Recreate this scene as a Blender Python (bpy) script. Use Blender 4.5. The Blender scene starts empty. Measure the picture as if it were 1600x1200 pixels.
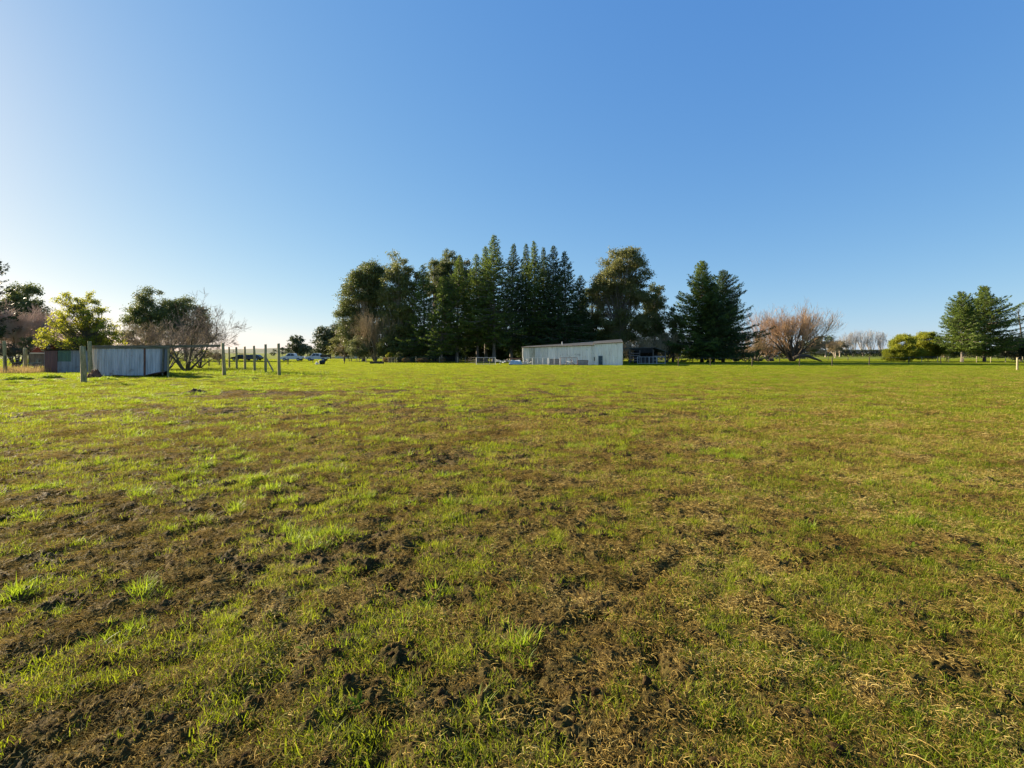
import bpy, math, random
import numpy as np
from mathutils import Vector
PI = math.pi
sc = bpy.context.scene
COL = sc.collection

# ---------------------------------------------------------------- camera
EYE = 1.8
cam_d = bpy.data.cameras.new('camera'); cam = bpy.data.objects.new('camera', cam_d); COL.objects.link(cam)
cam.location = (0, 0, EYE); cam.rotation_euler = (math.radians(90), 0, 0)
cam_d.sensor_width = 36; cam_d.lens = 17; cam_d.shift_y = -0.03
cam_d.clip_start = 0.05; cam_d.clip_end = 30000
sc.camera = cam
FPX = 1600 * 17 / 36          # focal length in photo pixels, horizon at y=552
HOR = 552

# ---------------------------------------------------------------- sky, sun, exposure
_az, _el = math.radians(64), math.radians(21)
SUN = Vector((-math.sin(_az) * math.cos(_el), math.cos(_az) * math.cos(_el), math.sin(_el)))
world = bpy.data.worlds.new('World'); sc.world = world; world.use_nodes = True
wn = world.node_tree; wn.nodes.clear()
sky = wn.nodes.new('ShaderNodeTexSky'); sky.sky_type = 'NISHITA'; sky.sun_disc = False
sky.sun_elevation = math.asin(SUN.z); sky.sun_rotation = math.atan2(SUN.x, SUN.y)
sky.altitude = 0; sky.air_density = 0.7; sky.dust_density = 0.3; sky.ozone_density = 3.0
bg = wn.nodes.new('ShaderNodeBackground'); bg.inputs[1].default_value = 0.12
wo = wn.nodes.new('ShaderNodeOutputWorld')
# tone of the sky: one gain and one gamma for each channel, the same for every direction and ray
sx = wn.nodes.new('ShaderNodeSeparateColor'); cx_ = wn.nodes.new('ShaderNodeCombineColor'); wn.links.new(sky.outputs[0], sx.inputs[0])
EXPO = 1.75; SKYS = 0.10
for _i, (_g, _p) in enumerate(((-1.745, .87), (-1.27, .585), (-.60, .25))):
    pw = wn.nodes.new('ShaderNodeMath'); pw.operation = 'POWER'; wn.links.new(sx.outputs[_i], pw.inputs[0]); pw.inputs[1].default_value = _p
    mu = wn.nodes.new('ShaderNodeMath'); mu.operation = 'MULTIPLY'; wn.links.new(pw.outputs[0], mu.inputs[0]); mu.inputs[1].default_value = math.exp(_g) / SKYS / 2 ** EXPO
    wn.links.new(mu.outputs[0], cx_.inputs[_i])
bg.inputs[1].default_value = SKYS
wn.links.new(cx_.outputs[0], bg.inputs[0]); wn.links.new(bg.outputs[0], wo.inputs[0])
sl = bpy.data.lights.new('sun', 'SUN'); sl.energy = 5.0; sl.angle = math.radians(0.5); sl.color = (1.0, 0.84, 0.60)
so = bpy.data.objects.new('sun', sl); COL.objects.link(so)
so.rotation_euler = SUN.to_track_quat('Z', 'Y').to_euler(); so.location = (-40, 30, 30)
sc.view_settings.view_transform = 'Standard'; sc.view_settings.look = 'None'
sc.view_settings.exposure = EXPO; sc.view_settings.gamma = 1
sc.cycles.max_bounces = 6; sc.cycles.transparent_max_bounces = 8

def at(px, py, Y=None):
    """photo pixel -> point on the ground (Y None) or point at depth Y"""
    if Y is None: Y = EYE * FPX / (py - HOR)
    return Vector(((px - 800) / FPX * Y, Y, EYE + (HOR - py) / FPX * Y))

# ---------------------------------------------------------------- mesh helpers
def mesh_np(name, V, F, mat=None, smooth=False):
    V = np.asarray(V, dtype=np.float32).reshape(-1, 3); F = np.asarray(F, dtype=np.int32)
    me = bpy.data.meshes.new(name)
    me.vertices.add(len(V)); me.vertices.foreach_set('co', V.ravel())
    n, k = F.shape
    me.loops.add(n * k); me.loops.foreach_set('vertex_index', F.ravel())
    me.polygons.add(n); me.polygons.foreach_set('loop_start', np.arange(n, dtype=np.int32) * k)
    try: me.polygons.foreach_set('loop_total', np.full(n, k, dtype=np.int32))
    except Exception: pass
    if smooth: me.polygons.foreach_set('use_smooth', np.ones(n, dtype=bool))
    me.update(calc_edges=True)
    if mat: me.materials.append(mat)
    return me

def link(name, me, parent=None, loc=None):
    o = bpy.data.objects.new(name, me); COL.objects.link(o)
    if parent: o.parent = parent
    if loc is not None: o.location = loc
    return o

def tag(o, label=None, cat=None, group=None, kind=None):
    if label: o['label'] = label
    if cat: o['category'] = cat
    if group: o['group'] = group
    if kind: o['kind'] = kind
    return o

def thing(name, loc, label, cat, group=None, rz=0):
    o = bpy.data.objects.new(name, None); COL.objects.link(o); o.empty_display_size = 0.3
    o.location = loc; o.rotation_euler = (0, 0, rz)
    return tag(o, label, cat, group)

def copy_thing(src, loc, label, rz=None, scale=1.0):
    r = src.copy(); COL.objects.link(r); r.location = loc; r['label'] = label
    if rz is not None: r.rotation_euler = (0, 0, rz)
    r.scale = (scale,) * 3 if not isinstance(scale, tuple) else scale
    for ch in list(src.children):
        c = ch.copy(); COL.objects.link(c); c.parent = r
        for g in list(ch.children):
            d = g.copy(); COL.objects.link(d); d.parent = c
    return r

class MB:
    def __init__(s): s.v = []; s.f = []
    def add(s, vs, fs):
        b = len(s.v); s.v += [tuple(v) for v in vs]; s.f += [tuple(b + i for i in f) for f in fs]
    def box(s, c, d, rz=0, rx=0, ry=0):
        from mathutils import Euler
        M = Euler((rx, ry, rz)).to_matrix(); c = Vector(c)
        vs = [c + M @ Vector((x * d[0] / 2, y * d[1] / 2, z * d[2] / 2)) for x in (-1, 1) for y in (-1, 1) for z in (-1, 1)]
        s.add(vs, [(0, 1, 3, 2), (4, 6, 7, 5), (0, 4, 5, 1), (2, 3, 7, 6), (0, 2, 6, 4), (1, 5, 7, 3)])
    def tube(s, pts, rad, n=8, cap=True):
        pts = [Vector(p) for p in pts]
        if not hasattr(rad, '__len__'): rad = [rad] * len(pts)
        b = len(s.v)
        for i, p in enumerate(pts):
            d = (pts[min(i + 1, len(pts) - 1)] - pts[max(i - 1, 0)]).normalized()
            u = d.cross(Vector((0, 1, 0.01))) if abs(d.y) < 0.9 else d.cross(Vector((1, 0, 0)))
            u.normalize(); w = d.cross(u)
            for k in range(n):
                a = 2 * PI * k / n
                s.v.append(tuple(p + (u * math.cos(a) + w * math.sin(a)) * rad[i]))
        for i in range(len(pts) - 1):
            for k in range(n):
                k2 = (k + 1) % n
                s.f.append((b + i * n + k, b + i * n + k2, b + (i + 1) * n + k2, b + (i + 1) * n + k))
        if cap:
            s.f.append(tuple(b + k for k in range(n))[::-1])
            s.f.append(tuple(b + (len(pts) - 1) * n + k for k in range(n)))
    def prism(s, prof, y0, y1):      # prof: list of (x,z), extruded along y
        n = len(prof)
        s.add([(x, y0, z) for x, z in prof] + [(x, y1, z) for x, z in prof],
              [tuple(range(n)), tuple(range(2 * n - 1, n - 1, -1))] + [(i, i + n, (i + 1) % n + n, (i + 1) % n) for i in range(n)])
    def build(s, name, mat, parent=None, loc=None, bevel=0, smooth=False):
        me = bpy.data.meshes.new(name); me.from_pydata(s.v, [], s.f); me.update()
        if bevel:
            import bmesh
            bm = bmesh.new(); bm.from_mesh(me); bmesh.ops.recalc_face_normals(bm, faces=bm.faces)
            bmesh.ops.bevel(bm, geom=list(bm.edges), offset=bevel, segments=2, affect='EDGES'); bm.to_mesh(me); bm.free()
        if smooth:
            for p in me.polygons: p.use_smooth = True
        me.materials.append(mat)
        return link(name, me, parent, loc)

# ---------------------------------------------------------------- noise
def _hash(ix, iy, seed):
    h = (ix.astype(np.int64) * 374761393 + iy.astype(np.int64) * 668265263 + seed * 2147483647 + 1013904223) & 0xffffffff
    h = ((h ^ (h >> 13)) * 1274126177) & 0xffffffff
    h = ((h ^ (h >> 16)) * 2246822519) & 0xffffffff
    return (h ^ (h >> 15)) & 0xffffff
def perlin(x, y, seed=0):
    x = np.asarray(x, float); y = np.asarray(y, float)
    ix = np.floor(x); iy = np.floor(y); fx = x - ix; fy = y - iy
    u = fx * fx * fx * (fx * (fx * 6 - 15) + 10); v = fy * fy * fy * (fy * (fy * 6 - 15) + 10)
    def g(dx, dy):
        a = _hash(ix + dx, iy + dy, seed) * (2 * PI / 0xffffff)
        return np.cos(a) * (fx - dx) + np.sin(a) * (fy - dy)
    a = g(0, 0); b = g(1, 0); c = g(0, 1); d = g(1, 1)
    return ((a + (b - a) * u) * (1 - v) + (c + (d - c) * u) * v) * 1.5      # about -1..1
def fbm(x, y, seed, octs=4, gain=0.5):
    t = 0; a = 1; n = 0
    for i in range(octs):
        t = t + a * perlin(x * 2 ** i, y * 2 ** i, seed + 17 * i); n += a; a *= gain
    return t / n
def sstep(a, b, x):
    t = np.clip((x - a) / (b - a), 0, 1); return t * t * (3 - 2 * t)

def green(x, y):
    """share of living grass at a ground point, 0..1"""
    r = np.hypot(x, y)
    n = 0.24 * fbm(x / 2.6, y / 2.6, 5, 2) + 0.50 * fbm(x / .8, y / .8, 9, 2) + 0.66 * fbm(x / .26, y / .26, 23, 2)
    bias = -0.11 + 0.12 * sstep(.15, .8, x / np.maximum(y, .5)) * sstep(16, 8, r) + 0.10 * sstep(9, 20, r) + 0.50 * sstep(16, 46, r) + 0.16 * sstep(.2, 1.0, x / np.maximum(y, .5)) \
           + 0.03 + 0.05 * sstep(3.2, 2.0, y) - 0.06 * sstep(-.1, -.8, x / np.maximum(y, .5))
    # worn patches in the mid field
    def blob(cx, cy, rx, ry): return np.exp(-(((x - cx) / rx) ** 2 + ((y - cy) / ry) ** 2))
    tk = sstep(15, 20, y) * sstep(66, 50, y)
    for o_ in (-.8, .8): bias = bias - .38 * tk * np.exp(-((x - (6.75 * (y - 15.5) / 33.1 + o_ + .5 * np.sin(y / 9))) / .28) ** 2)
    bias = bias - 2.2 * blob(-11.0, 21.3, 2.8, 1.3) - .9 * blob(-6.3, 23, 1.6, .8) - .25 * blob(-7, 15, 5, 2.2) - .15 * blob(1, 13, 6, 4) \
           - .8 * blob(-19.5, 31.5, 4, 1.2) + 1.2 * blob(-26, 31, 5, 5) + .9 * blob(-18, 37, 6, 6)
    return np.clip(0.5 + 1.15 * n + bias, 0, 1)
def straw(x, y):
    n = 0.32 * fbm(x / 1.9 + 40, y / 1.9, 61, 2) + 0.68 * fbm(x / .33, y / .33, 77, 3)
    return np.clip(0.55 + 1.0 * n + 0.22 * sstep(.1, .9, x / np.maximum(y, .5)), 0, 1)
def height(x, y, g=None):
    if g is None: g = green(x, y)
    r = np.hypot(x, y)
    near = 1 - sstep(12, 42, r)
    bare = 1 - sstep(0.35, 0.8, g)
    h = 0.035 * fbm(x / 3.1, y / 3.1, 101, 2) + 0.02 * perlin(x / 1.1, y / 1.1, 115)
    wx = x + 0.05 * perlin(x / .13, y / .13, 301); wy = y + 0.05 * perlin(x / .13, y / .13, 302)
    pug = fbm(wx / .24, wy / .24, 131, 2)                        # hoof holes
    hole = sstep(0.10, 0.5, -pug)
    clod = np.abs(fbm(wx / .10, wy / .10, 151, 3))               # billowy lumps
    clod2 = np.abs(perlin(x / .035, y / .035, 163))
    h = h + near * (0.25 + 0.75 * bare) * (-0.075 * hole + 0.080 * clod * (0.5 + 0.5 * sstep(-.2, .4, pug)) + 0.018 * clod2 + 0.03 * pug)
    h = h + (1 - near) * 0.055 * fbm(x / .5, y / .5, 171, 3)
    h = h + sstep(30, 40, r) * 0.0
    # rough turf humps along the yard at the left
    lump = sstep(-15.5, -19, x) * sstep(24, 27, y) * sstep(46, 40, y)
    h = h + lump * (0.16 * np.maximum(fbm(x / 1.3, y / 1.0, 181, 2), 0) + .03)
    return h
def gz(x, y): return float(height(np.array([x]), np.array([y]))[0])

# ---------------------------------------------------------------- materials
def nodes(m): return m.node_tree.nodes, m.node_tree.links
def srgb_mix(N, L, fac, c1, c2):
    mx = N.new('ShaderNodeMix'); mx.data_type = 'RGBA'
    if hasattr(fac, 'links'): L.new(fac, mx.inputs[0])
    else: mx.inputs[0].default_value = fac
    for i, c in ((6, c1), (7, c2)):
        if hasattr(c, 'links'): L.new(c, mx.inputs[i])
        else: mx.inputs[i].default_value = (*c, 1)
    return mx.outputs[2]
def ramp(N, L, fac, stops):
    r = N.new('ShaderNodeValToRGB'); L.new(fac, r.inputs[0]); e = r.color_ramp.elements
    while len(e) < len(stops): e.new(0.5)
    for k, (p, c) in enumerate(stops): e[k].position = p; e[k].color = (*c, 1) if hasattr(c, '__len__') else (c, c, c, 1)
    return r.outputs[0]
def noise(N, L, scale, vec=None, detail=4, rough=0.6):
    n = N.new('ShaderNodeTexNoise'); n.inputs['Scale'].default_value = scale; n.inputs['Detail'].default_value = detail
    n.inputs['Roughness'].default_value = rough
    if vec is not None: L.new(vec, n.inputs['Vector'])
    return n.outputs[0]
def surf_mat(name, c1, c2, scale=3, rough=0.8, bump=0.0, bscale=None, stretch=None, c3=None, metal=0.0, spec=0.3):
    m = bpy.data.materials.new(name); m.use_nodes = True; N, L = nodes(m); b = N['Principled BSDF']
    tc = N.new('ShaderNodeTexCoord'); v = tc.outputs['Object']
    if stretch:
        mp = N.new('ShaderNodeMapping'); mp.inputs['Scale'].default_value = stretch; L.new(v, mp.inputs[0]); v = mp.outputs[0]
    f = noise(N, L, scale, v)
    col = ramp(N, L, f, [(0.35, c1), (0.65, c2)])
    if c3:
        f2 = noise(N, L, scale * 0.37 + .11, v, 5, 0.7)
        fr = ramp(N, L, f2, [(0.52, 0.0), (0.62, 1.0)])
        col = srgb_mix(N, L, fr, col, c3)
    L.new(col, b.inputs['Base Color']); b.inputs['Roughness'].default_value = rough; b.inputs['Metallic'].default_value = metal
    b.inputs['Specular IOR Level'].default_value = spec
    if bump:
        bp = N.new('ShaderNodeBump'); bp.inputs['Strength'].default_value = bump; bp.inputs['Distance'].default_value = 0.02
        L.new(noise(N, L, bscale or scale * 4, v), bp.inputs['Height']); L.new(bp.outputs[0], b.inputs['Normal'])
    return m
def leaf_mat(name, dark, light, trans=0.35, tcol=None, nscale=0.5, rough=0.55, extra=None, world_pos=False, gloss=True):
    m = bpy.data.materials.new(name); m.use_nodes = True; N, L = nodes(m); b = N['Principled BSDF']
    gi = N.new('ShaderNodeNewGeometry'); tc = N.new('ShaderNodeTexCoord')
    pos = gi.outputs['Position'] if world_pos else tc.outputs['Object']
    nf = noise(N, L, nscale, pos, 3)
    ad = N.new('ShaderNodeMath'); ad.operation = 'MULTIPLY_ADD'; L.new(gi.outputs['Random Per Island'], ad.inputs[0])
    ad.inputs[1].default_value = 0.55
    s2 = N.new('ShaderNodeMath'); s2.operation = 'MULTIPLY_ADD'; L.new(nf, s2.inputs[0]); s2.inputs[1].default_value = 1.3; s2.inputs[2].default_value = -0.42
    L.new(s2.outputs[0], ad.inputs[2])
    col = ramp(N, L, ad.outputs[0], [(0.1, dark), (0.85, light)] if not extra else [(0.1, dark), (0.6, light), (0.95, extra)])
    L.new(col, b.inputs['Base Color']); b.inputs['Roughness'].default_value = rough; b.inputs['Specular IOR Level'].default_value = 0.35 if gloss else 0.1
    t = N.new('ShaderNodeBsdfTranslucent')
    tc_ = srgb_mix(N, L, 0.5, col, tcol or tuple(min(1, c * 1.6) for c in light)); L.new(tc_, t.inputs[0])
    mx = N.new('ShaderNodeMixShader'); mx.inputs[0].default_value = trans
    out = N['Material Output']; L.new(b.outputs[0], mx.inputs[1]); L.new(t.outputs[0], mx.inputs[2]); L.new(mx.outputs[0], out.inputs[0])
    return m
M = {}
M['bark_grey'] = surf_mat('bark grey', (.10, .085, .07), (.22, .19, .16), 3, .9, .4, stretch=(2, 2, .5))
M['bark_pale'] = surf_mat('bark pale', (.30, .25, .19), (.48, .40, .31), 1.2, .8, .3, stretch=(2, 2, .4), c3=(.16, .12, .09))
M['bark_dark'] = surf_mat('bark dark', (.045, .036, .028), (.10, .08, .06), 3, .9, .4, stretch=(2, 2, .5))
M['bark_moss'] = surf_mat('bark with lichen', (.06, .05, .035), (.13, .115, .06), 4, .9, .3)
M['twig_willow'] = surf_mat('willow twigs', (.30, .185, .105), (.48, .325, .19), 2, .75)
M['twig_grey'] = surf_mat('grey twigs', (.09, .07, .055), (.19, .15, .12), 2, .8)
M['twig_pink'] = surf_mat('pinkish twigs', (.36, .26, .22), (.50, .39, .33), 2, .8)
M['twig_tan'] = surf_mat('tan twigs', (.22, .165, .09), (.38, .29, .17), 2, .8)
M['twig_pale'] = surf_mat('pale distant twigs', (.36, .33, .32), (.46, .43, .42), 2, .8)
M['conifer'] = leaf_mat('conifer needles', (.042, .068, .018), (.110, .155, .032), .36, (.20, .28, .04), .35, extra=(.17, .22, .04), gloss=False)
M['conifer_dark'] = leaf_mat('dark conifer needles', (.032, .055, .022), (.078, .118, .038), .32, (.10, .15, .03), .35, gloss=False)
M['cedar'] = leaf_mat('cedar needles', (.02, .034, .018), (.05, .075, .04), .15, (.05, .07, .03), .5, gloss=False)
M['euc'] = leaf_mat('gum leaves', (.055, .075, .022), (.135, .165, .044), .38, (.14, .16, .04), .45, extra=(.14, .14, .05))
M['euc_olive'] = leaf_mat('olive gum leaves', (.08, .095, .028), (.19, .21, .05), .4, (.18, .19, .06), .45, extra=(.17, .16, .07))
M['euc_brown'] = leaf_mat('brownish gum leaves', (.07, .082, .026), (.165, .18, .048), .38, (.22, .22, .06), .5, extra=(.21, .16, .07))
M['far_leaf'] = leaf_mat('distant leaves', (.045, .062, .030), (.09, .115, .05), .2, (.1, .12, .05), .3)
M['lime'] = leaf_mat('yellow green leaves', (.09, .115, .015), (.25, .28, .025), .5, (.55, .55, .03), .8, extra=(.40, .32, .03))
M['bush_gold'] = leaf_mat('golden green leaves', (.10, .14, .012), (.25, .28, .02), .42, (.42, .42, .03), .7, extra=(.34, .30, .03))
M['bush_pale'] = leaf_mat('pale shrub leaves', (.10, .115, .05), (.19, .21, .085), .3, (.22, .25, .09), .7)
M['bush_rust'] = leaf_mat('rusty shrub leaves', (.13, .08, .03), (.26, .17, .05), .3, (.3, .2, .05), 1)
M['hedge'] = leaf_mat('hedge leaves', (.022, .034, .018), (.055, .070, .032), .15, (.06, .08, .03), .4, extra=(.07, .06, .035))
M['scrub'] = leaf_mat('brown scrub', (.07, .06, .03), (.17, .14, .07), .25, (.2, .16, .07), .8)
M['reed'] = leaf_mat('dry reeds', (.22, .15, .06), (.42, .31, .13), .35, (.5, .36, .14), .8)
M['post'] = surf_mat('weathered post', (.24, .19, .09), (.42, .35, .18), 6, .85, .5, stretch=(3, 3, .6), c3=(.15, .17, .045))
M['post_new'] = surf_mat('pale post', (.26, .215, .13), (.38, .32, .20), 6, .85, .4, stretch=(3, 3, .6))
M['plank'] = surf_mat('mossy plank', (.10, .09, .06), (.20, .18, .12), 4, .9, .5, stretch=(.5, 3, 3), c3=(.07, .085, .03))
M['wire'] = surf_mat('galvanised wire', (.25, .25, .25), (.4, .4, .4), 20, .5, metal=.6)
M['galv'] = surf_mat('galvanised rail', (.42, .43, .44), (.58, .59, .60), 5, .55, metal=.3)
M['red_brick'] = surf_mat('red wall', (.16, .045, .035), (.23, .07, .05), 4, .85)
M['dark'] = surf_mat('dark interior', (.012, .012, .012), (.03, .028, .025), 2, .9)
M['rust'] = surf_mat('rusty iron', (.10, .045, .03), (.20, .09, .055), 5, .8, .3, stretch=(1, 1, .4))
M['rubber'] = surf_mat('black rubber', (.012, .012, .012), (.025, .025, .025), 5, .7)
M['glass'] = surf_mat('dark window glass', (.02, .025, .03), (.035, .04, .05), 1, .08, spec=.6)
M['car_white'] = surf_mat('white car paint', (.62, .62, .62), (.70, .70, .70), 1, .25, spec=.5)
M['car_blue'] = surf_mat('dark car paint', (.02, .025, .04), (.04, .045, .06), 1, .25, spec=.5)
M['black_plastic'] = surf_mat('black plastic', (.01, .01, .01), (.025, .023, .02), 4, .5)
M['white_paint'] = surf_mat('white paint', (.55, .54, .50), (.70, .69, .65), 2, .6)
M['moss'] = leaf_mat('mossy turf', (.06, .08, .015), (.13, .17, .02), .2, (.2, .24, .03), 3, rough=.95, gloss=False)
M['dung'] = surf_mat('heaped dung and straw', (.022, .016, .011), (.09, .065, .04), 14, .95, .8)
M['door_blue'] = surf_mat('blue grey door', (.035, .06, .08), (.05, .085, .11), 3, .6)
M['tarp'] = surf_mat('pale blue sheet', (.36, .40, .42), (.52, .56, .58), 2, .5, c3=(.30, .40, .36))
M['wood_brown'] = surf_mat('brown boards', (.13, .10, .09), (.26, .21, .19), 3, .85, .3, stretch=(.5, 2, 3))
# ================================================================ GROUND
def ground_material():
    m = bpy.data.materials.new('paddock soil and turf'); m.use_nodes = True; N, L = nodes(m); b = N['Principled BSDF']
    gi = N.new('ShaderNodeNewGeometry'); pos = gi.outputs['Position']
    def attr(n):
        a = N.new('ShaderNodeAttribute'); a.attribute_name = n; return a.outputs['Fac']
    soil = ramp(N, L, noise(N, L, 9, pos, 6, .65), [(.34, (.009, .006, .0035)), (.5, (.030, .019, .009)), (.7, (.095, .060, .024))])
    fine = noise(N, L, 60, pos, 4, .7)
    soil = srgb_mix(N, L, ramp(N, L, fine, [(.55, 0.0), (.66, .8)]), soil, (.25, .165, .05))
    st = ramp(N, L, noise(N, L, 45, pos, 4, .7), [(.35, (.10, .068, .020)), (.65, (.25, .18, .055))])
    gr = ramp(N, L, noise(N, L, 30, pos, 5, .7), [(.36, (.022, .026, .005)), (.55, (.085, .10, .010)), (.75, (.20, .20, .025))])
    far = ramp(N, L, noise(N, L, 2.6, pos, 8, .78), [(.35, (.06, .08, .008)), (.5, (.14, .17, .014)), (.68, (.23, .235, .035))])
    c = srgb_mix(N, L, attr('straw'), soil, st)
    c = srgb_mix(N, L, attr('green'), c, gr)
    c = srgb_mix(N, L, attr('far'), c, far)
    L.new(c, b.inputs['Base Color'])
    L.new(ramp(N, L, noise(N, L, 6, pos, 4), [(.35, .65), (.65, .95)]), b.inputs['Roughness']); b.inputs['Specular IOR Level'].default_value = .06
    bp = N.new('ShaderNodeBump'); bp.inputs['Strength'].default_value = 1.0; bp.inputs['Distance'].default_value = .02
    L.new(noise(N, L, 70, pos, 5, .7), bp.inputs['Height'])
    bp2 = N.new('ShaderNodeBump'); bp2.inputs['Strength'].default_value = .6; bp2.inputs['Distance'].default_value = .05
    L.new(noise(N, L, 7, pos, 4, .6), bp2.inputs['Height']); L.new(bp.outputs[0], bp2.inputs['Normal'])
    L.new(bp2.outputs[0], b.inputs['Normal'])
    return m
def build_ground():
    ys = [1.5]
    while ys[-1] < 90: ys.append(ys[-1] + max(.0055, ys[-1] * .0036))
    far = list(np.geomspace(91, 15000, 60)); back = [-200, -50, -20, -8, -4, -2, -1, 0, .4, .8, 1.0, 1.2, 1.4]
    ys = np.array(back + ys + far)
    w = np.where(ys > .3, ys + 1.0, 1.8 + (.3 - ys) * 1.2)
    u = np.linspace(-1.25, 1.25, 1000); u = np.sign(u) * (np.abs(u) + .25 * np.maximum(np.abs(u) - 1.2, 0) * 40)
    X = w[:, None] * u[None, :]; Y = np.repeat(ys[:, None], len(u), 1)
    # jitter the columns with row-dependent stretch so that the mesh has no visible rays
    G = green(X, Y); Z = height(X, Y, G)
    S = straw(X, Y)
    r = np.hypot(X, Y)
    Z = Z * (1 - sstep(70, 110, r)) * (Y > -8)
    nr, nc = X.shape
    idx = np.arange(nr * nc).reshape(nr, nc)
    F = np.stack([idx[:-1, :-1], idx[:-1, 1:], idx[1:, 1:], idx[1:, :-1]], -1).reshape(-1, 4)
    me = mesh_np('ground', np.stack([X, Y, Z], -1), F, ground_material(), smooth=True)
    fr = sstep(24, 60, r) * (.2 + .8 * G)
    for n, a in (('green', G * (.42 + .25 * fr)), ('straw', S * .5), ('far', fr)):
        at_ = me.attributes.new(n, 'FLOAT', 'POINT'); at_.data.foreach_set('value', a.astype(np.float32).ravel())
    tag(link('ground', me), kind='structure')
build_ground()

# ---------------------------------------------------------------- grass made of blades
def blades(rs, n, rad, hmin, hmax, width, lean, curl, seg=2, lift=0.0):
    a = rs.uniform(0, 2 * PI, n); rr = rad * np.sqrt(rs.uniform(0, 1, n))
    bx, by = np.cos(a) * rr, np.sin(a) * rr
    L = rs.uniform(hmin, hmax, n) * rs.uniform(.6, 1, n)
    d = rs.uniform(0, 2 * PI, n) if lift == 0 else a + rs.normal(0, .7, n)
    th0 = np.clip(np.abs(rs.normal(lean, lean * .45, n)), .03, 1.5)          # from vertical
    cu = rs.uniform(.3, 1, n) * curl
    side = np.stack([-np.sin(d + rs.normal(0, .5, n)), np.cos(d + rs.normal(0, .5, n)), np.zeros(n)], -1)
    p = np.stack([bx, by, np.full(n, -.006)], -1); rows = []
    for s in range(seg + 1):
        t = s / seg
        wd = width * rs.uniform(.7, 1.2, n) * (1.0 - t ** 1.6 * .9)
        rows.append((p - side * wd[:, None] / 2, p + side * wd[:, None] / 2))
        th = np.minimum(th0 + cu * t, 2.1)
        p = p + np.stack([np.cos(d) * np.sin(th), np.sin(d) * np.sin(th), np.cos(th)], -1) * (L / seg)[:, None]
    V = np.stack([q for r_ in rows for q in r_], 1)               # n, 2(seg+1), 3
    k = 2 * (seg + 1); base = np.arange(n)[:, None] * k
    F = np.concatenate([base + np.array([2 * s, 2 * s + 1, 2 * s + 3, 2 * s + 2]) for s in range(seg)], 0)
    return V.reshape(-1, 3), F
def litter(rs, n, rad, lmin, lmax, width, zmax):
    a = rs.uniform(0, 2 * PI, n); rr = rad * np.sqrt(rs.uniform(0, 1, n))
    p = np.stack([np.cos(a) * rr, np.sin(a) * rr, rs.uniform(-.003, zmax, n)], -1)
    L = rs.uniform(lmin, lmax, n); d = rs.uniform(0, 2 * PI, n); turn = rs.normal(0, 1.1, n); el = rs.normal(.15, .4, n)
    rows = []; seg = 3
    for s in range(seg + 1):
        t = s / seg; dd = d + turn * t; e = el * (1 - 1.9 * t)
        side = np.stack([-np.sin(dd) * .8, np.cos(dd) * .8, np.full(n, .5)], -1)
        wd = width * (1 - .6 * t)
        rows.append((p - side * wd / 2, p + side * wd / 2))
        p = p + np.stack([np.cos(dd) * np.cos(e), np.sin(dd) * np.cos(e), np.sin(e)], -1) * (L / seg)[:, None]
    V = np.stack([q for r_ in rows for q in r_], 1); k = 2 * (seg + 1); base = np.arange(n)[:, None] * k
    F = np.concatenate([base + np.array([2 * s, 2 * s + 1, 2 * s + 3, 2 * s + 2]) for s in range(seg)], 0)
    return V.reshape(-1, 3), F
def grass_mat(name, stops, trans, tr, nscale, rough=.5, spec=.3):
    m = bpy.data.materials.new(name); m.use_nodes = True; N, L = nodes(m); b = N['Principled BSDF']
    gi = N.new('ShaderNodeNewGeometry'); oi = N.new('ShaderNodeObjectInfo')
    nf = noise(N, L, nscale, gi.outputs['Position'], 3)
    a = N.new('ShaderNodeMath'); a.operation = 'MULTIPLY_ADD'; L.new(gi.outputs['Random Per Island'], a.inputs[0]); a.inputs[1].default_value = .55
    a2 = N.new('ShaderNodeMath'); a2.operation = 'MULTIPLY_ADD'; L.new(nf, a2.inputs[0]); a2.inputs[1].default_value = 1.3; a2.inputs[2].default_value = -.5
    a3 = N.new('ShaderNodeMath'); a3.operation = 'MULTIPLY_ADD'; L.new(oi.outputs['Random'], a3.inputs[0]); a3.inputs[1].default_value = .25; L.new(a2.outputs[0], a3.inputs[2])
    L.new(a3.outputs[0], a.inputs[2])
    col = ramp(N, L, a.outputs[0], stops)
    L.new(col, b.inputs['Base Color']); b.inputs['Roughness'].default_value = rough; b.inputs['Specular IOR Level'].default_value = spec
    t = N.new('ShaderNodeBsdfTranslucent'); L.new(srgb_mix(N, L, .5, col, tr), t.inputs[0])
    mx = N.new('ShaderNodeMixShader'); mx.inputs[0].default_value = trans
    L.new(b.outputs[0], mx.inputs[1]); L.new(t.outputs[0], mx.inputs[2]); L.new(mx.outputs[0], N['Material Output'].inputs[0])
    return m
M['g_short'] = grass_mat('short pasture grass', [(.05, (.03, .055, .006)), (.32, (.09, .13, .010)), (.66, (.22, .26, .022)), (.97, (.42, .34, .09))], .48, (.42, .50, .01), .6, .6, .12)
M['g_tuft'] = grass_mat('lush grass', [(.05, (.06, .11, .008)), (.5, (.17, .25, .014)), (.9, (.34, .38, .04))], .5, (.40, .54, .02), .5, .5, .2)
M['g_straw'] = grass_mat('dead grass', [(.1, (.06, .036, .012)), (.4, (.19, .125, .032)), (.7, (.38, .27, .075)), (.97, (.54, .43, .17))], .3, (.34, .24, .05), .8, .85, .03)
M['g_weed'] = grass_mat('weed leaves', [(.1, (.05, .10, .01)), (.9, (.15, .22, .02))], .4, (.28, .38, .02), 2, .7, .05)
M['crumb'] = surf_mat('soil crumb', (.020, .012, .006), (.075, .048, .022), 30, .95, .6, spec=.03)

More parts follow.
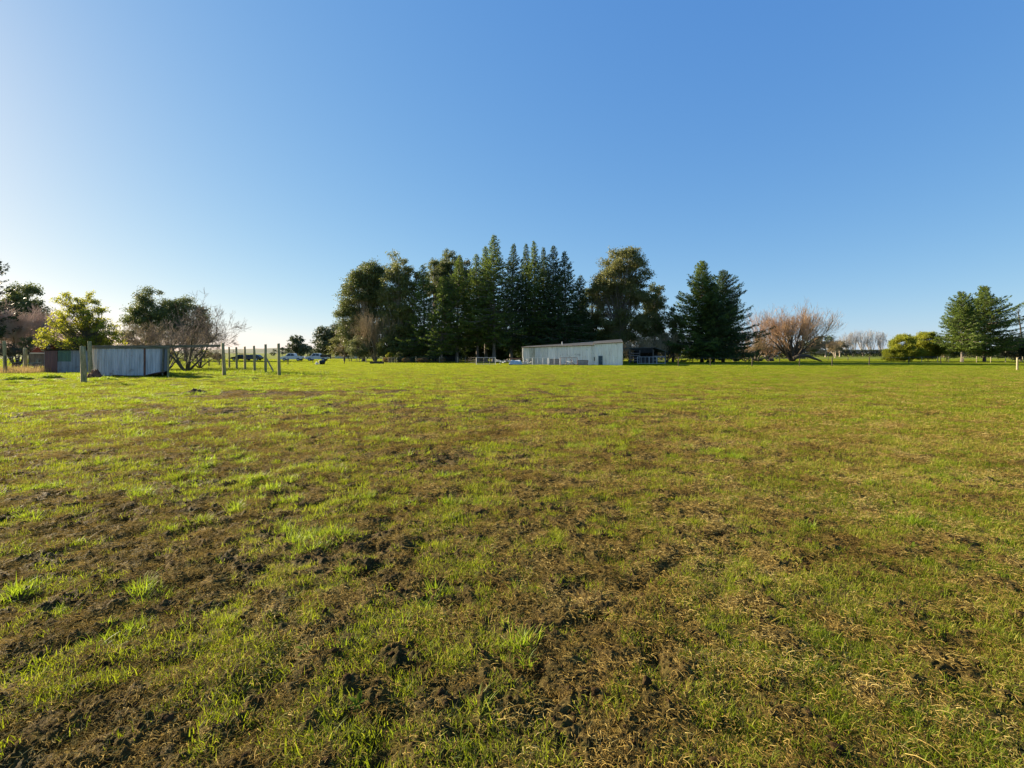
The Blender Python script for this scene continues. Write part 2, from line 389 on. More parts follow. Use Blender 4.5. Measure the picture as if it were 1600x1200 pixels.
def rnd_lump(rs, r, mat, name):
    import bmesh
    bm = bmesh.new(); bmesh.ops.create_icosphere(bm, subdivisions=2, radius=r)
    off = rs.uniform(0, 50)
    from mathutils import noise as mn
    for v in bm.verts:
        k = 1 + .55 * mn.noise(v.co / r * 1.3 + Vector((off, 0, 0))) + .25 * mn.noise(v.co / r * 3.1 + Vector((0, off, 0)))
        v.co = Vector((v.co.x * k * 1.2, v.co.y * k, v.co.z * k * .65))
    me = bpy.data.meshes.new(name); bm.to_mesh(me); bm.free(); me.materials.append(mat)
    for p in me.polygons: p.use_smooth = True
    return me
rs = np.random.RandomState(7)
def variants(name, n, fn, mat):
    c = bpy.data.collections.new(name + '_variants')
    for i in range(n):
        r = fn(); me = r if isinstance(r, bpy.types.Mesh) else mesh_np(name, r[0], r[1], mat)
        c.objects.link(bpy.data.objects.new(name + '_piece', me))
    return c
def scatter(name, coll, nvar, P, rot, scl, label=None, cat=None):
    """one 'stuff' object that grows pieces of a collection on its vertices"""
    n = len(P); me = bpy.data.meshes.new(name); me.vertices.add(n); me.vertices.foreach_set('co', P.astype(np.float32).ravel())
    me.attributes.new('rot', 'FLOAT_VECTOR', 'POINT').data.foreach_set('vector', rot.astype(np.float32).ravel())
    me.attributes.new('scl', 'FLOAT', 'POINT').data.foreach_set('value', scl.astype(np.float32))
    me.attributes.new('idx', 'INT', 'POINT').data.foreach_set('value', rs.randint(0, nvar, n).astype(np.int32))
    o = link(name, me); tag(o, label, cat, kind='stuff')
    g = bpy.data.node_groups.new(name, 'GeometryNodeTree')
    g.interface.new_socket('Geometry', in_out='INPUT', socket_type='NodeSocketGeometry')
    g.interface.new_socket('Geometry', in_out='OUTPUT', socket_type='NodeSocketGeometry')
    i = g.nodes.new('NodeGroupInput'); ou = g.nodes.new('NodeGroupOutput')
    ci = g.nodes.new('GeometryNodeCollectionInfo'); ci.inputs['Collection'].default_value = coll
    ci.inputs['Separate Children'].default_value = True; ci.inputs['Reset Children'].default_value = True
    ip = g.nodes.new('GeometryNodeInstanceOnPoints'); ip.inputs['Pick Instance'].default_value = True
    g.links.new(i.outputs[0], ip.inputs['Points']); g.links.new(ci.outputs[0], ip.inputs['Instance'])
    for an, ty, so_ in (('rot', 'FLOAT_VECTOR', 'Rotation'), ('scl', 'FLOAT', 'Scale'), ('idx', 'INT', 'Instance Index')):
        na = g.nodes.new('GeometryNodeInputNamedAttribute'); na.data_type = ty; na.inputs['Name'].default_value = an
        g.links.new(na.outputs[0], ip.inputs[so_])
    g.links.new(ip.outputs[0], ou.inputs[0])
    md = o.modifiers.new('scatter', 'NODES'); md.node_group = g
    return o
def sample(dens, y0, y1, margin=.9, slope=1.12):
    yy = np.linspace(y0, y1, 4000); wd = 2 * (slope * yy + margin); d = np.vectorize(dens)(yy) * wd
    cdf = np.concatenate([[0], np.cumsum((d[1:] + d[:-1]) / 2 * np.diff(yy))]); n = int(cdf[-1])
    y = np.interp(rs.uniform(0, cdf[-1], n), cdf, yy); x = rs.uniform(-1, 1, n) * (slope * y + margin)
    return x, y
def place(x, y, tilt=.15, s0=.7, s1=1.3, grow=None, sink=.0):
    z = height(x, y); n = len(x)
    rot = np.stack([rs.normal(0, tilt, n), rs.normal(0, tilt, n), rs.uniform(0, 2 * PI, n)], -1)
    s = rs.uniform(s0, s1, n)
    if grow is not None: s = s * grow(y)
    return np.stack([x, y, z - sink], -1), rot, s

YF = 10.0
# short sod close by
c_short = variants('short_grass', 5, lambda: blades(rs, 40, .075, .02, .07, .0044, .55, .9, 2), M['g_short'])
x, y = sample(lambda Y: 300 * min(1, (3.5 / Y) ** 1.0), 1.2, 14)
g = green(x, y); k = rs.uniform(0, 1, len(x)) < sstep(.36, .70, g) * (1 - sstep(10, 14, y)) + .05 * (y < 12); x, y = x[k], y[k]
scatter('short_grass', c_short, 5, *place(x, y, grow=lambda Y: 1 + np.clip(Y - 4, 0, 10) * .10), label='short green pasture grass growing in the trampled paddock', cat='grass')
# dead stems lying everywhere
c_straw = variants('dead_grass', 5, lambda: litter(rs, 52, .10, .012, .055, .0028, .018), M['g_straw'])
x, y = sample(lambda Y: 330 * min(1, (3.5 / Y) ** 1.0), 1.2, 14)
s_ = straw(x, y); g_ = green(x, y); k = rs.uniform(0, 1, len(x)) < (.18 + .80 * sstep(.34, .60, s_)) * (1 - .45 * g_) * (1 - sstep(10, 14, y)); x, y = x[k], y[k]
scatter('dead_grass', c_straw, 5, *place(x, y, grow=lambda Y: 1 + np.clip(Y - 4, 0, 10) * .10), label='dead straw coloured grass stems lying on the mud', cat='dead grass')
# long single stems
c_long = variants('long_stems', 4, lambda: litter(rs, 4, .08, .08, .19, .0028, .025), M['g_straw'])
x, y = sample(lambda Y: 9 * min(1, (3.5 / Y)), 1.2, 12); k = rs.uniform(0, 1, len(x)) < .25 + .75 * sstep(.3, .8, straw(x, y)); x, y = x[k], y[k]
scatter('dry_stems', c_long, 4, *place(x, y), label='long pale dry grass stems scattered over the ground', cat='dry stems')
# lush tufts, thicker towards the left and the far yard
c_tuft = variants('grass_tuft', 6, lambda: blades(rs, 38, .07, .04, .15, .0052, .5, 1.2, 3, lift=1), M['g_tuft'])
x, y = sample(lambda Y: 16 * min(1, (5 / Y) ** .8), 1.3, 85)
tn = fbm(x / 1.4, y / 1.4, 211, 3) + .10 * sstep(.1, -.7, x / y) + .25 * (green(x, y) - .5)
k = rs.uniform(0, 1, len(x)) < sstep(.15, .35, green(x, y)) * sstep(.02, .38, tn) * (1 - .6 * sstep(14, 30, y)); x, y = x[k], y[k]
scatter('grass_tufts', c_tuft, 6, *place(x, y, .12, .38, .95, grow=lambda Y: 1 + np.clip(Y - 6, 0, 14) * .05 + np.clip(Y - 25, 0, 50) * .02), label='lush bright green grass tufts standing above the sod', cat='grass')
# dense tussocks: several tufts huddled in a spot
cx, cy = sample(lambda Y: 1.5 * min(1, (6 / Y) ** .6), 1.6, 34)
k = rs.uniform(0, 1, len(cx)) < .22 + .75 * sstep(.05, -.7, cx / cy); cx, cy = cx[k], cy[k]
m_ = rs.randint(3, 15, len(cx)); x = np.repeat(cx, m_) + rs.normal(0, 1, m_.sum()) * .09; y = np.repeat(cy, m_) + rs.normal(0, 1, m_.sum()) * .08
scatter('grass_tussocks', c_tuft, 6, *place(x, y, .14, .55, 1.15, grow=lambda Y: 1 + np.clip(Y - 4, 0, 20) * .05), label='thick bright green grass tussocks dotted over the paddock', cat='grass')
# broad leaved weeds
def rosette():
    V = []; F = []
    n = rs.randint(5, 10)
    for i in range(n):
        a = 2 * PI * i / n + rs.normal(0, .25); L = rs.uniform(.045, .10); w = L * rs.uniform(.22, .34); e0 = rs.uniform(.3, 1.0)
        b = len(V)
        for s in range(5):
            t = s / 4; ww = w * math.sin(PI * min(1, .12 + t * .88)) ** .8; e = e0 - t * .9
            r_ = L * t; z = L * (t * math.sin(e0) - t * t * .45)
            for sg in (-1, 0, 1):
                V.append((math.cos(a) * r_ - math.sin(a) * ww * sg * .5, math.sin(a) * r_ + math.cos(a) * ww * sg * .5, z + abs(sg) * ww * .12))
        for s in range(4):
            for q in range(2): F.append((b + s * 3 + q, b + s * 3 + q + 1, b + s * 3 + 4 + q, b + s * 3 + 3 + q))
    return np.array(V), np.array(F)
c_weed = variants('weed', 4, rosette, M['g_weed'])
x, y = sample(lambda Y: 1.5 * min(1, (4 / Y)), 1.3, 14)
scatter('weeds', c_weed, 4, *place(x, y, .15, .4, 1.0), label='small broad leaved weeds sprouting in the mud', cat='weeds')
# soil crumbs
c_crumb = variants('soil_crumb', 4, lambda: rnd_lump(rs, .014, M['crumb'], 'soil_crumb'), None)
x, y = sample(lambda Y: 260 * min(1, (3 / Y) ** 1.6), 1.2, 9); k = rs.uniform(0, 1, len(x)) < 1.1 - green(x, y) * .9; x, y = x[k], y[k]
P, R_, S_ = place(x, y, .6, .3, 1.0); S_ = S_ * np.where(rs.uniform(0, 1, len(S_)) < .12, 1.9, 1)
scatter('soil_crumbs', c_crumb, 4, P, R_, S_, label='dark crumbs of trampled soil', cat='soil')
# middle and far turf: wider patches
c_far = variants('far_turf', 5, lambda: blades(rs, 120, .36, .04, .13, .013, .5, .8, 2), M['g_short'])
c_farS = variants('far_straw', 4, lambda: litter(rs, 120, .42, .05, .13, .010, .03), M['g_straw'])
x, y = sample(lambda Y: 15 * min(1, (11 / Y) ** .4), 8.5, 150, 2)
g = green(x, y); k = rs.uniform(0, 1, len(x)) < (.06 + sstep(.28, .62, g)) * sstep(8.5, 13, y); x, y = x[k], y[k]
scatter('pasture_grass', c_far, 5, *place(x, y, .05, .6, 1.1), label='green pasture grass covering the far paddock', cat='grass')
x, y = sample(lambda Y: 13 * min(1, (11 / Y) ** .6), 8.5, 60, 2)
s_ = straw(x, y); k = rs.uniform(0, 1, len(x)) < (.08 + .75 * sstep(.38, .65, s_)) * sstep(8.5, 13, y) * (1 - .8 * sstep(26, 55, y)); x, y = x[k], y[k]
scatter('dead_pasture_grass', c_farS, 4, *place(x, y, .05, .6, 1.1), label='dead yellow grass among the pasture further out', cat='dead grass')
# ================================================================ TREES
def leaf_faces(rs, C, size, aspect=2.2, droop=0.0, normal=None, jitter=1.0):
    """rhomb leaves at the points C; returns V,F"""
    n = len(C); size = np.broadcast_to(size, (n,)) * rs.uniform(.6, 1.3, n)
    a = rs.normal(0, 1, (n, 3)) * jitter
    if normal is not None: a = a * .6 + normal
    a[:, 2] -= droop; a /= np.linalg.norm(a, axis=1)[:, None] + 1e-9
    b = np.cross(a, rs.normal(0, 1, (n, 3))); b /= np.linalg.norm(b, axis=1)[:, None] + 1e-9
    L = (a * size[:, None]) / 2; W = (b * size[:, None] / aspect) / 2
    V = np.stack([C - L, C + W * 1.0 - L * .1, C + L, C - W * 1.0 - L * .1], 1)
    return V.reshape(-1, 3), np.arange(n * 4).reshape(n, 4)
def sticks(S, n=3):
    """S: list of (p0,p1,r0,r1) -> open prisms"""
    S = [s for s in S]
    P0 = np.array([s[0] for s in S], float); P1 = np.array([s[1] for s in S], float)
    R0 = np.array([s[2] for s in S]); R1 = np.array([s[3] for s in S])
    d = P1 - P0; d /= np.linalg.norm(d, axis=1)[:, None] + 1e-9
    ref = np.where(np.abs(d[:, 2:3]) < .8, np.array([[0, 0, 1.]]), np.array([[1., 0, 0]]))
    u = np.cross(d, ref); u /= np.linalg.norm(u, axis=1)[:, None] + 1e-9; w = np.cross(d, u)
    V = []
    for P, R in ((P0, R0), (P1, R1)):
        for k in range(n):
            a = 2 * PI * k / n; V.append(P + (u * math.cos(a) + w * math.sin(a)) * R[:, None])
    V = np.stack(V, 1).reshape(-1, 3); base = np.arange(len(S))[:, None] * 2 * n
    F = np.concatenate([base + np.array([k, (k + 1) % n, n + (k + 1) % n, n + k]) for k in range(n)], 0)
    return V, F
def join(*VF):
    V = []; F = []; b = 0
    for v, f in VF: V.append(v); F.append(f + b); b += len(v)
    return np.concatenate(V), np.concatenate(F)
def path_sticks(pts, r0, r1):
    n = len(pts) - 1
    return [(pts[i], pts[i + 1], r0 + (r1 - r0) * i / n, r0 + (r1 - r0) * (i + 1) / n) for i in range(n)]

def conifer(px, base_y, top_y, half_px, label, seed, z0=.12, mat='conifer', Y=None, power=.85, tipgap=.0, dens=1.0, asym=0.0, group='tall conifers', bark='bark_grey', irregular=.25, droop=.25, name='conifer_tree', flat=0.0, up=0.0, layer=0, nbr=7):
    rs = np.random.RandomState(seed)
    if Y is None: Y = EYE * FPX / (base_y - HOR)
    s = Y / FPX; H = EYE + (HOR - top_y) * s; R = half_px * s
    x = (px - 800) * s
    R *= 1.38; dens *= 1.25; irregular *= 1.25
    t = thing(name, (x, Y, 0), label, 'tree', group)
    S = []; leanx, leany = rs.normal(0, .01, 2) * H
    def axis(z): return np.array([leanx * (z / H) ** 2, leany * (z / H) ** 2, z])
    r0 = .013 * H + .05
    zz = np.linspace(-.15, H * .97, 12)
    S += [(axis(zz[i]), axis(zz[i + 1]), r0 * (1 - zz[i] / H) * (1.35 if i == 0 else 1) + .01, r0 * (1 - zz[i + 1] / H) + .01) for i in range(11)]
    C = []; Nn = []; Sz = []
    z = H * z0; ph = rs.uniform(0, 7)
    step = .42 / dens ** .5
    f1, f2, f3 = rs.uniform(0, 7, 3)
    while z < H * .985:
        tt = (z / H - z0) / (1 - z0)
        nb = int(round((nbr if tt < .8 else 5)))
        for k in range(nb):
            a = ph + 2 * PI * k / nb + rs.normal(0, .25)
            prof = (1 - tt) ** power * (1 - .35 * max(0, .16 - tt) / .16)
            lump = 1 + irregular * (math.sin(a * 2 + f1 + z * .5) * .5 + math.sin(a * 3 + f2 - z * .9) * .4 + math.sin(z * 1.7 + f3) * .35)
            L = R * prof * lump * rs.uniform(.62, 1.12) * (1 + asym * math.cos(a)) + .12
            if rs.uniform() < .08: L *= 1.25
            e0 = up + .15 + .55 * tt + rs.normal(0, .10) - droop
            nseg = max(2, int(L / .5)); p = axis(z); dirh = np.array([math.cos(a), math.sin(a), 0])
            pts = [p]
            for q in range(nseg):
                u = (q + 1) / nseg; e = e0 - droop * .9 * math.sin(u * PI * .9) + .35 * u * u
                p = p + (dirh * math.cos(e) + np.array([0, 0, math.sin(e)])) * (L / nseg); pts.append(p)
            S += path_sticks(pts, .012 + .012 * L, .006)
            # foliage sprays
            m = max(4, int(L * 11 * dens)); u = rs.uniform(.12, 1, m) ** .75
            i0 = np.minimum((u * nseg).astype(int), nseg - 1); fr = u * nseg - i0; PP = np.array(pts)
            c = PP[i0] * (1 - fr[:, None]) + PP[i0 + 1] * fr[:, None]
            wd = (.10 + .30 * L * (1 - u) ** .7 * (u > 0)) * rs.uniform(-1, 1, m)
            lat = np.array([-math.sin(a), math.cos(a), 0])
            c = c + lat * wd[:, None] + rs.normal(0, .05, (m, 3)); c[:, 2] -= np.abs(wd) * .30 + np.abs(rs.normal(0, .10 * (1 - flat), m))
            C.append(c); nn = dirh * .8 + lat * (np.sign(wd) * .7)[:, None] + np.array([0, 0, .15 - .35 * (1 - flat)]); Nn.append(nn)
            Sz.append(np.full(m, .36 + .10 * (1 - tt)) / dens ** .3)
        ph += 1.1; z += (layer or step) * rs.uniform(.8, 1.2) * (1 - .35 * tt)
    # dead stubs under the crown
    for k in range(int(10 * z0 * 8)):
        zz_ = rs.uniform(.04, z0 + .03) * H; a = rs.uniform(0, 2 * PI); l = rs.uniform(.3, 1.0)
        S.append((axis(zz_), axis(zz_) + np.array([math.cos(a) * l, math.sin(a) * l, -.1 * l]), .02, .006))
    # leader
    tip = axis(H * .96); C.append(tip + rs.normal(0, 1, (14, 3)) * np.array([.10, .10, .28])); Nn.append(rs.normal(0, 1, (14, 3)) + [0, 0, 1]); Sz.append(np.full(14, .22))
    S.append((axis(H * .95), axis(H), .03, .008))
    V, F = leaf_faces(rs, np.concatenate(C), np.concatenate(Sz), 2.6, .0, np.concatenate(Nn))
    link('trunk', mesh_np('trunk', *sticks(S, 5), M[bark], True), t)
    link('crown', mesh_np('crown', V, F, M[mat]), t)
    return t

def leafy(px, base_y, label, seed, blobs, Y=None, mat='euc', bark='bark_pale', leaf=.30, dens=1.0, clump=1.3, stems=1, tr=.35, group=None, name='gum_tree', cat='tree', hang=.4, gap=.5, trunk_px=None, thin=1.0, fork=.35, vs=1.0):
    """crown described by blobs in photo pixels (cx, cy, rx, ry [,weight]); built with depth in metres"""
    rs = np.random.RandomState(seed)
    if Y is None: Y = EYE * FPX / (base_y - HOR)
    s = Y / FPX; x0 = (px - 800) * s
    t = thing(name, (x0, Y, 0), label, cat, group)
    B = [((b[0] - 800) * s - x0, 0.0, EYE + (HOR - b[1]) * s, b[2] * s * (1.22 if s > .11 else 1.08), b[3] * s * (1.12 if s > .11 else 1.0)) for b in blobs]
    ztop = max(b[2] + b[4] for b in B)
    S = []; C = []; Nn = []
    stemsP = []
    for k in range(stems):
        off = 0 if stems == 1 else rs.uniform(-1, 1) * .35
        b = B[k % len(B)]
        top = np.array([b[0] * .7, rs.normal(0, .3), b[2] + b[4] * .35])
        p0 = np.array([off, rs.uniform(-.2, .2) if stems > 1 else 0, -.15]); n = 8
        mid = p0 * .6 + np.array([b[0] * .15 + rs.normal(0, .15), rs.normal(0, .15), top[2] * .4])
        pts = [(1 - u) ** 2 * p0 + 2 * u * (1 - u) * mid + u * u * top for u in np.linspace(0, 1, n + 1)]
        pts = [p + np.array([rs.normal(0, .03), rs.normal(0, .03), 0]) * (i > 0) * top[2] * .08 for i, p in enumerate(pts)]
        stemsP.append(pts); S += path_sticks(pts, tr * (1 if stems == 1 else .6), .06 * tr / .35)
    cs = []
    for bi, b in enumerate(B):
        vol = b[3] * b[3] * b[4]; nc = max(5, int(2.9 * vol / clump ** 3 * thin))
        for _ in range(nc):
            v = rs.normal(0, 1, 3); v /= np.linalg.norm(v); rr = rs.uniform(.35, 1.0) ** .5 * .86
            c = np.array([b[0] + v[0] * rr * b[3], b[1] + v[1] * rr * b[3] * .9, b[2] + v[2] * rr * b[4]])
            if c[2] < .3: continue
            cs.append((c, bi))
    for c, bi in cs:
        pts = stemsP[bi % len(stemsP)]
        i = int(np.clip((c[2] / pts[-1][2]) * len(pts) * (.35 + fork * rs.uniform(0, 1)), 2, len(pts) - 1))
        p0 = np.array(pts[i]); mid = (p0 + c) / 2 + np.array([0, 0, -.08 * np.linalg.norm(c - p0)]) + rs.normal(0, .12, 3) * np.linalg.norm(c - p0) * .5
        q = [(1 - u) ** 2 * p0 + 2 * u * (1 - u) * mid + u * u * c for u in np.linspace(0, 1, 6)]
        ln = np.linalg.norm(c - p0); S += path_sticks(q, .016 * tr / .35 + .006 * ln, .010)
        rc = clump * rs.uniform(.65, 1.25); m = int(210 * dens * (rc / leaf / 4) ** 2)
        v = rs.normal(0, 1, (m, 3)); v /= np.linalg.norm(v, axis=1)[:, None]; rr = rs.uniform(0, 1, m) ** .45
        pc = c + v * (rr * rc)[:, None] * np.array([1, 1, .72 * vs]); pc[:, 2] -= .12 * rc
        # sub-clumping: pull leaves towards a few twig ends
        nt = max(4, m // 14); tw = c + rs.normal(0, .55, (nt, 3)) * rc * np.array([1, 1, .6]); ti = rs.randint(0, nt, m)
        pc = pc * (1 - gap) + (tw[ti] + rs.normal(0, .16 * rc, (m, 3))) * gap
        C.append(pc); Nn.append(v * .7)
        for k in range(min(nt, 6)): S.append((c + (q[-2] - c) * .3, tw[k], .012, .005))
    Cc = np.concatenate(C); V, F = leaf_faces(rs, Cc, leaf, 2.3, hang, np.concatenate(Nn))
    keep = None
    link('trunk', mesh_np('trunk', *sticks(S, 6 if tr > .2 else 4), M[bark], True), t)
    link('crown', mesh_np('crown', V, F, M[mat]), t)
    return t

def grow(S, rs, p, d, L, r, lvl, P):
    """recursive bare branching"""
    n = P.get('seg', 5); pts = [p]; dd = d.copy()
    for i in range(n):
        dd = dd + rs.normal(0, P['wob'], 3) + np.array([0, 0, P['up'][min(lvl, len(P['up']) - 1)]]) * .2
        dd /= np.linalg.norm(dd); p = p + dd * L / n
        if p[2] < .08: p[2] = .08
        r2 = r * (1 - .55 * (i + 1) / n); S.append((pts[-1], p, r * (1 - .55 * i / n), r2)); pts.append(p)
        if lvl < P['lv'] and i >= P.get('first', 1) - 1:
            for _ in range(rs.poisson(P['kids'][lvl])):
                a = rs.uniform(0, 2 * PI); side = np.cross(dd, [math.cos(a), math.sin(a), .3]); side /= np.linalg.norm(side) + 1e-9
                ang = rs.uniform(*P['ang']); nd = dd * math.cos(ang) + side * math.sin(ang)
                grow(S, rs, p, nd, L * rs.uniform(*P['len']), r2 * P.get('rk', .6), lvl + 1, P)
    if lvl < P['lv']:
        for _ in range(2):
            nd = dd + rs.normal(0, .35, 3); nd /= np.linalg.norm(nd); grow(S, rs, p, nd, L * rs.uniform(*P['len']), r * .42, lvl + 1, P)
def bare(px, base_y, top_y, label, seed, P, stems, Y=None, mat='twig_grey', tr=.2, group=None, name='bare_tree', L0=.45, rmin=.006):
    """stems: list of (azimuth deg, elevation deg, length factor)"""
    rs = np.random.RandomState(seed)
    if Y is None: Y = EYE * FPX / (base_y - HOR)
    s = Y / FPX; H = EYE + (HOR - top_y) * s; x0 = (px - 800) * s
    t = thing(name, (x0, Y, 0), label, 'tree', group); S = []
    for az, el, lf in stems:
        a = math.radians(az); e = math.radians(el); d = np.array([math.cos(a) * math.cos(e), math.sin(a) * math.cos(e), math.sin(e)])
        grow(S, rs, np.array([math.cos(a) * tr * .5, math.sin(a) * tr * .5, -.1]), d, H * L0 * lf, tr, 0, P)
    zt = max(q[1][2] for q in S); k = H / zt
    S = [(np.array(a) * k, np.array(b) * k, max(c, rmin), max(d, rmin * .8)) for a, b, c, d in S]
    thick = [q for q in S if q[2] > tr * .30]; thin = [q for q in S if q[2] <= tr * .30]
    link('trunk', mesh_np('trunk', *sticks(thick, 6), M[P.get('bark', 'bark_dark')], True), t)
    link('crown', mesh_np('crown', *sticks(thin, 3), M[mat]), t)
    return t

def shrub(px, base_y, blobs, label, seed, mat, leaf=.12, Y=None, name='shrub', cat='shrub', group=None, dens=1.0, clump=.45, hang=.0, tr=.05, bark='bark_dark', gap=.35, stems=4):
    return leafy(px, base_y, label, seed, blobs, Y, mat, bark, leaf, dens, clump, stems, tr, group, name, cat, hang, gap)

G1 = 'tall conifers in the shelter belt behind the shed'
# --- central belt: conifers
for i, (px, ty, hw, Y, lab, kw) in enumerate([
    (663, 412, 30, 97, 'conifer with a thin tip in the dip right of the pale twin gum', {}),
    (714, 395, 33, 96, 'conifer in front of the round topped gum, bare trunk below', dict(z0=.17)),
    (690, 428, 26, 93, 'short conifer low in front at the left end of the dark belt', dict(z0=.12)),
    (746, 395, 30, 97, 'conifer just left of the tallest spire of the belt', dict(z0=.2)),
    (759, 382, 24, 100, 'slender conifer spire close behind the tallest one on its left', dict(z0=.2)),
    (772, 364, 37, 95, 'tallest conifer of the belt with a lit left side', dict(z0=.17, irregular=.35)),
    (799, 379, 32, 97, 'conifer standing apart by a notch right of the tallest spire', dict(z0=.13, mat='conifer_dark')),
    (821, 379, 26, 100, 'narrow conifer behind the left end of the shed roof', dict(mat='conifer_dark')),
    (836, 374, 30, 98, 'second tallest conifer, above the left part of the shed', {}),
    (850, 384, 26, 101, 'dark conifer squeezed between two taller spires over the shed', dict(mat='conifer_dark')),
    (864, 381, 32, 97, 'conifer spire above the middle of the long shed', dict(mat='conifer_dark')),
    (884, 391, 36, 96, 'broad conifer at the right shoulder of the belt', dict(mat='conifer_dark', irregular=.3)),
    (905, 428, 27, 97, 'lowest conifer at the right end of the dark belt beside the big gum', dict(mat='conifer_dark')),
]):
    kw = dict(kw); kw.setdefault('z0', .07); kw.setdefault('power', .84)
    conifer(px, 0, ty, hw, lab, 100 + i, Y=Y, group=G1, bark='bark_grey', **kw)
# --- right group of three conifers
G2 = 'conifers between the big gum and the bare willow'
conifer(1097, 0, 406, 46, 'tall conifer with the pointed tip, left of the close pair', 131, Y=95, z0=.07, dens=1.6, power=.8, irregular=.35, group=G2, up=.1, asym=-.1, bark='bark_dark')
conifer(1115, 0, 440, 30, 'short conifer half hidden between two taller ones', 132, Y=93, z0=.07, dens=1.6, power=.7, group=G2, mat='conifer_dark', bark='bark_dark')
conifer(1130, 0, 421, 42, 'dark conifer with long right hand branches next to the pointed one', 133, Y=97, z0=.07, dens=1.6, power=.74, irregular=.4, asym=.12, group=G2, mat='conifer_dark', up=.12, bark='bark_dark')
# --- far right conifers
G3 = 'spreading conifers at the right side of the paddock'
conifer(1503, 0, 455, 27, 'olive conifer with pale bare lower trunk at the right', 141, Y=97, z0=.2, power=.68, irregular=.3, group=G3, up=.1, bark='bark_grey', mat='conifer', dens=1.9)
conifer(1538, 0, 446, 39, 'wide dark conifer with long raised right branches at the right', 142, Y=99, z0=.12, power=.74, irregular=.4, group=G3, up=.12, bark='bark_dark', asym=.06, dens=1.9)

# --- gums of the belt
GE = 'gum trees in the shelter belt'
leafy(568, 0, 'broad gum with a domed crown at the left end of the belt', 201, [(575, 432, 24, 24), (551, 470, 21, 24), (590, 468, 20, 28), (566, 452, 26, 26), (586, 440, 20, 22), (545, 500, 17, 22), (578, 505, 26, 22), (545, 525, 18, 16), (560, 530, 20, 18)], Y=104, mat='euc', bark='bark_pale', group=GE, leaf=.36, clump=1.7, tr=.42, gap=.62)
leafy(624, 0, 'pale olive gum with two rounded tops left of the conifers', 202, [(622, 418, 17, 23), (643, 436, 15, 22), (612, 445, 17, 24), (630, 470, 25, 30), (620, 510, 24, 26), (640, 530, 16, 20), (606, 480, 14, 20), (636, 500, 20, 24), (622, 545, 22, 14)], Y=100, mat='euc_olive', bark='bark_pale', group=GE, leaf=.36, clump=1.5, tr=.42, gap=.62, hang=.8)
leafy(700, 0, 'round topped gum rising behind the conifers left of the spire', 203, [(701, 408, 19, 18), (690, 436, 22, 24), (706, 460, 22, 28)], Y=108, mat='euc', bark='bark_pale', group=GE, leaf=.36, clump=1.5, tr=.35)
leafy(678, 0, 'small topped gum poking up between the left conifers', 204, [(677, 418, 9, 15), (674, 445, 14, 20)], Y=104, mat='euc', bark='bark_pale', group=GE, leaf=.34, clump=1.2, tr=.3)
leafy(728, 0, 'bluish gum top behind the conifers left of the spire', 205, [(728, 415, 11, 14), (730, 440, 14, 22)], Y=110, mat='far_leaf', bark='bark_pale', group=GE, leaf=.34, clump=1.3, tr=.3)
leafy(966, 0, 'big gum with a pale trunk and domed crown behind the shed end', 206, [(975, 408, 28, 22), (1000, 428, 16, 22), (955, 440, 26, 24), (938, 455, 20, 20), (985, 455, 26, 26), (1005, 480, 14, 30), (955, 490, 22, 26), (985, 505, 24, 20), (1000, 520, 18, 16), (965, 525, 20, 14)], Y=97, mat='euc_brown', bark='bark_grey', group=GE, leaf=.34, clump=1.45, tr=.42, gap=.66, dens=.85)
leafy(925, 0, 'dark gum filling the gap between conifers and the big gum', 207, [(925, 480, 20, 30), (935, 520, 26, 24), (905, 510, 20, 26)], Y=101, mat='euc', bark='bark_dark', group=GE, leaf=.34, clump=1.4, tr=.3)
leafy(1022, 0, 'drooping gum leaning on the right side of the big gum', 208, [(1024, 468, 16, 24), (1034, 495, 9, 22), (1015, 505, 20, 26), (1030, 530, 14, 18)], Y=99, mat='euc', bark='bark_pale', group=GE, leaf=.32, clump=1.2, tr=.28, hang=1.0, gap=.7)
leafy(1052, 0, 'low gum with white blossom like gaps between big gum and conifers', 209, [(1048, 495, 10, 14), (1057, 510, 12, 20), (1050, 538, 16, 18)], Y=95, mat='euc', bark='bark_dark', group=GE, leaf=.28, clump=1.0, tr=.22, gap=.65)
leafy(538, 0, 'brown green gum at the lower left edge of the belt', 210, [(542, 530, 15, 14), (556, 515, 18, 20), (530, 540, 12, 14)], Y=112, mat='euc_brown', bark='bark_dark', group=GE, leaf=.3, clump=1.2, tr=.25)
# --- dark undergrowth that closes the belt behind the shed
GU = 'evergreen undergrowth of the shelter belt'
for i, (px, yy, w, Y, m, lab) in enumerate([
    (655, 535, 22, 104, 'conifer_dark', 'dark evergreen undergrowth beneath the leftmost conifers'),
    (690, 540, 24, 106, 'conifer_dark', 'dark evergreen undergrowth left of the bare conifer trunks'),
    (735, 530, 26, 112, 'conifer_dark', 'dark evergreen mass behind the bare conifer trunks'),
    (785, 535, 26, 110, 'conifer_dark', 'dark evergreen mass behind the blue covered load'),
    (840, 535, 26, 106, 'conifer_dark', 'dark evergreen mass over the low end of the shed'),
    (890, 530, 24, 106, 'conifer_dark', 'dark evergreen mass over the middle of the shed'),
    (945, 538, 24, 108, 'conifer_dark', 'dark evergreen mass at the foot of the big gum')]):
    leafy(px, 0, lab, 230 + i, [(px, yy, w, 22), (px + 9, yy + 14, w * .8, 14), (px - 10, yy - 6, w * .8, 20), (px, 556, w, 9), (px - 14, 558, w * .8, 8)], Y=Y, mat=m, bark='bark_dark', group=GU, leaf=.42, clump=1.7, tr=.18, stems=3, name='evergreen_shrub', cat='shrub', hang=.1, gap=.45)

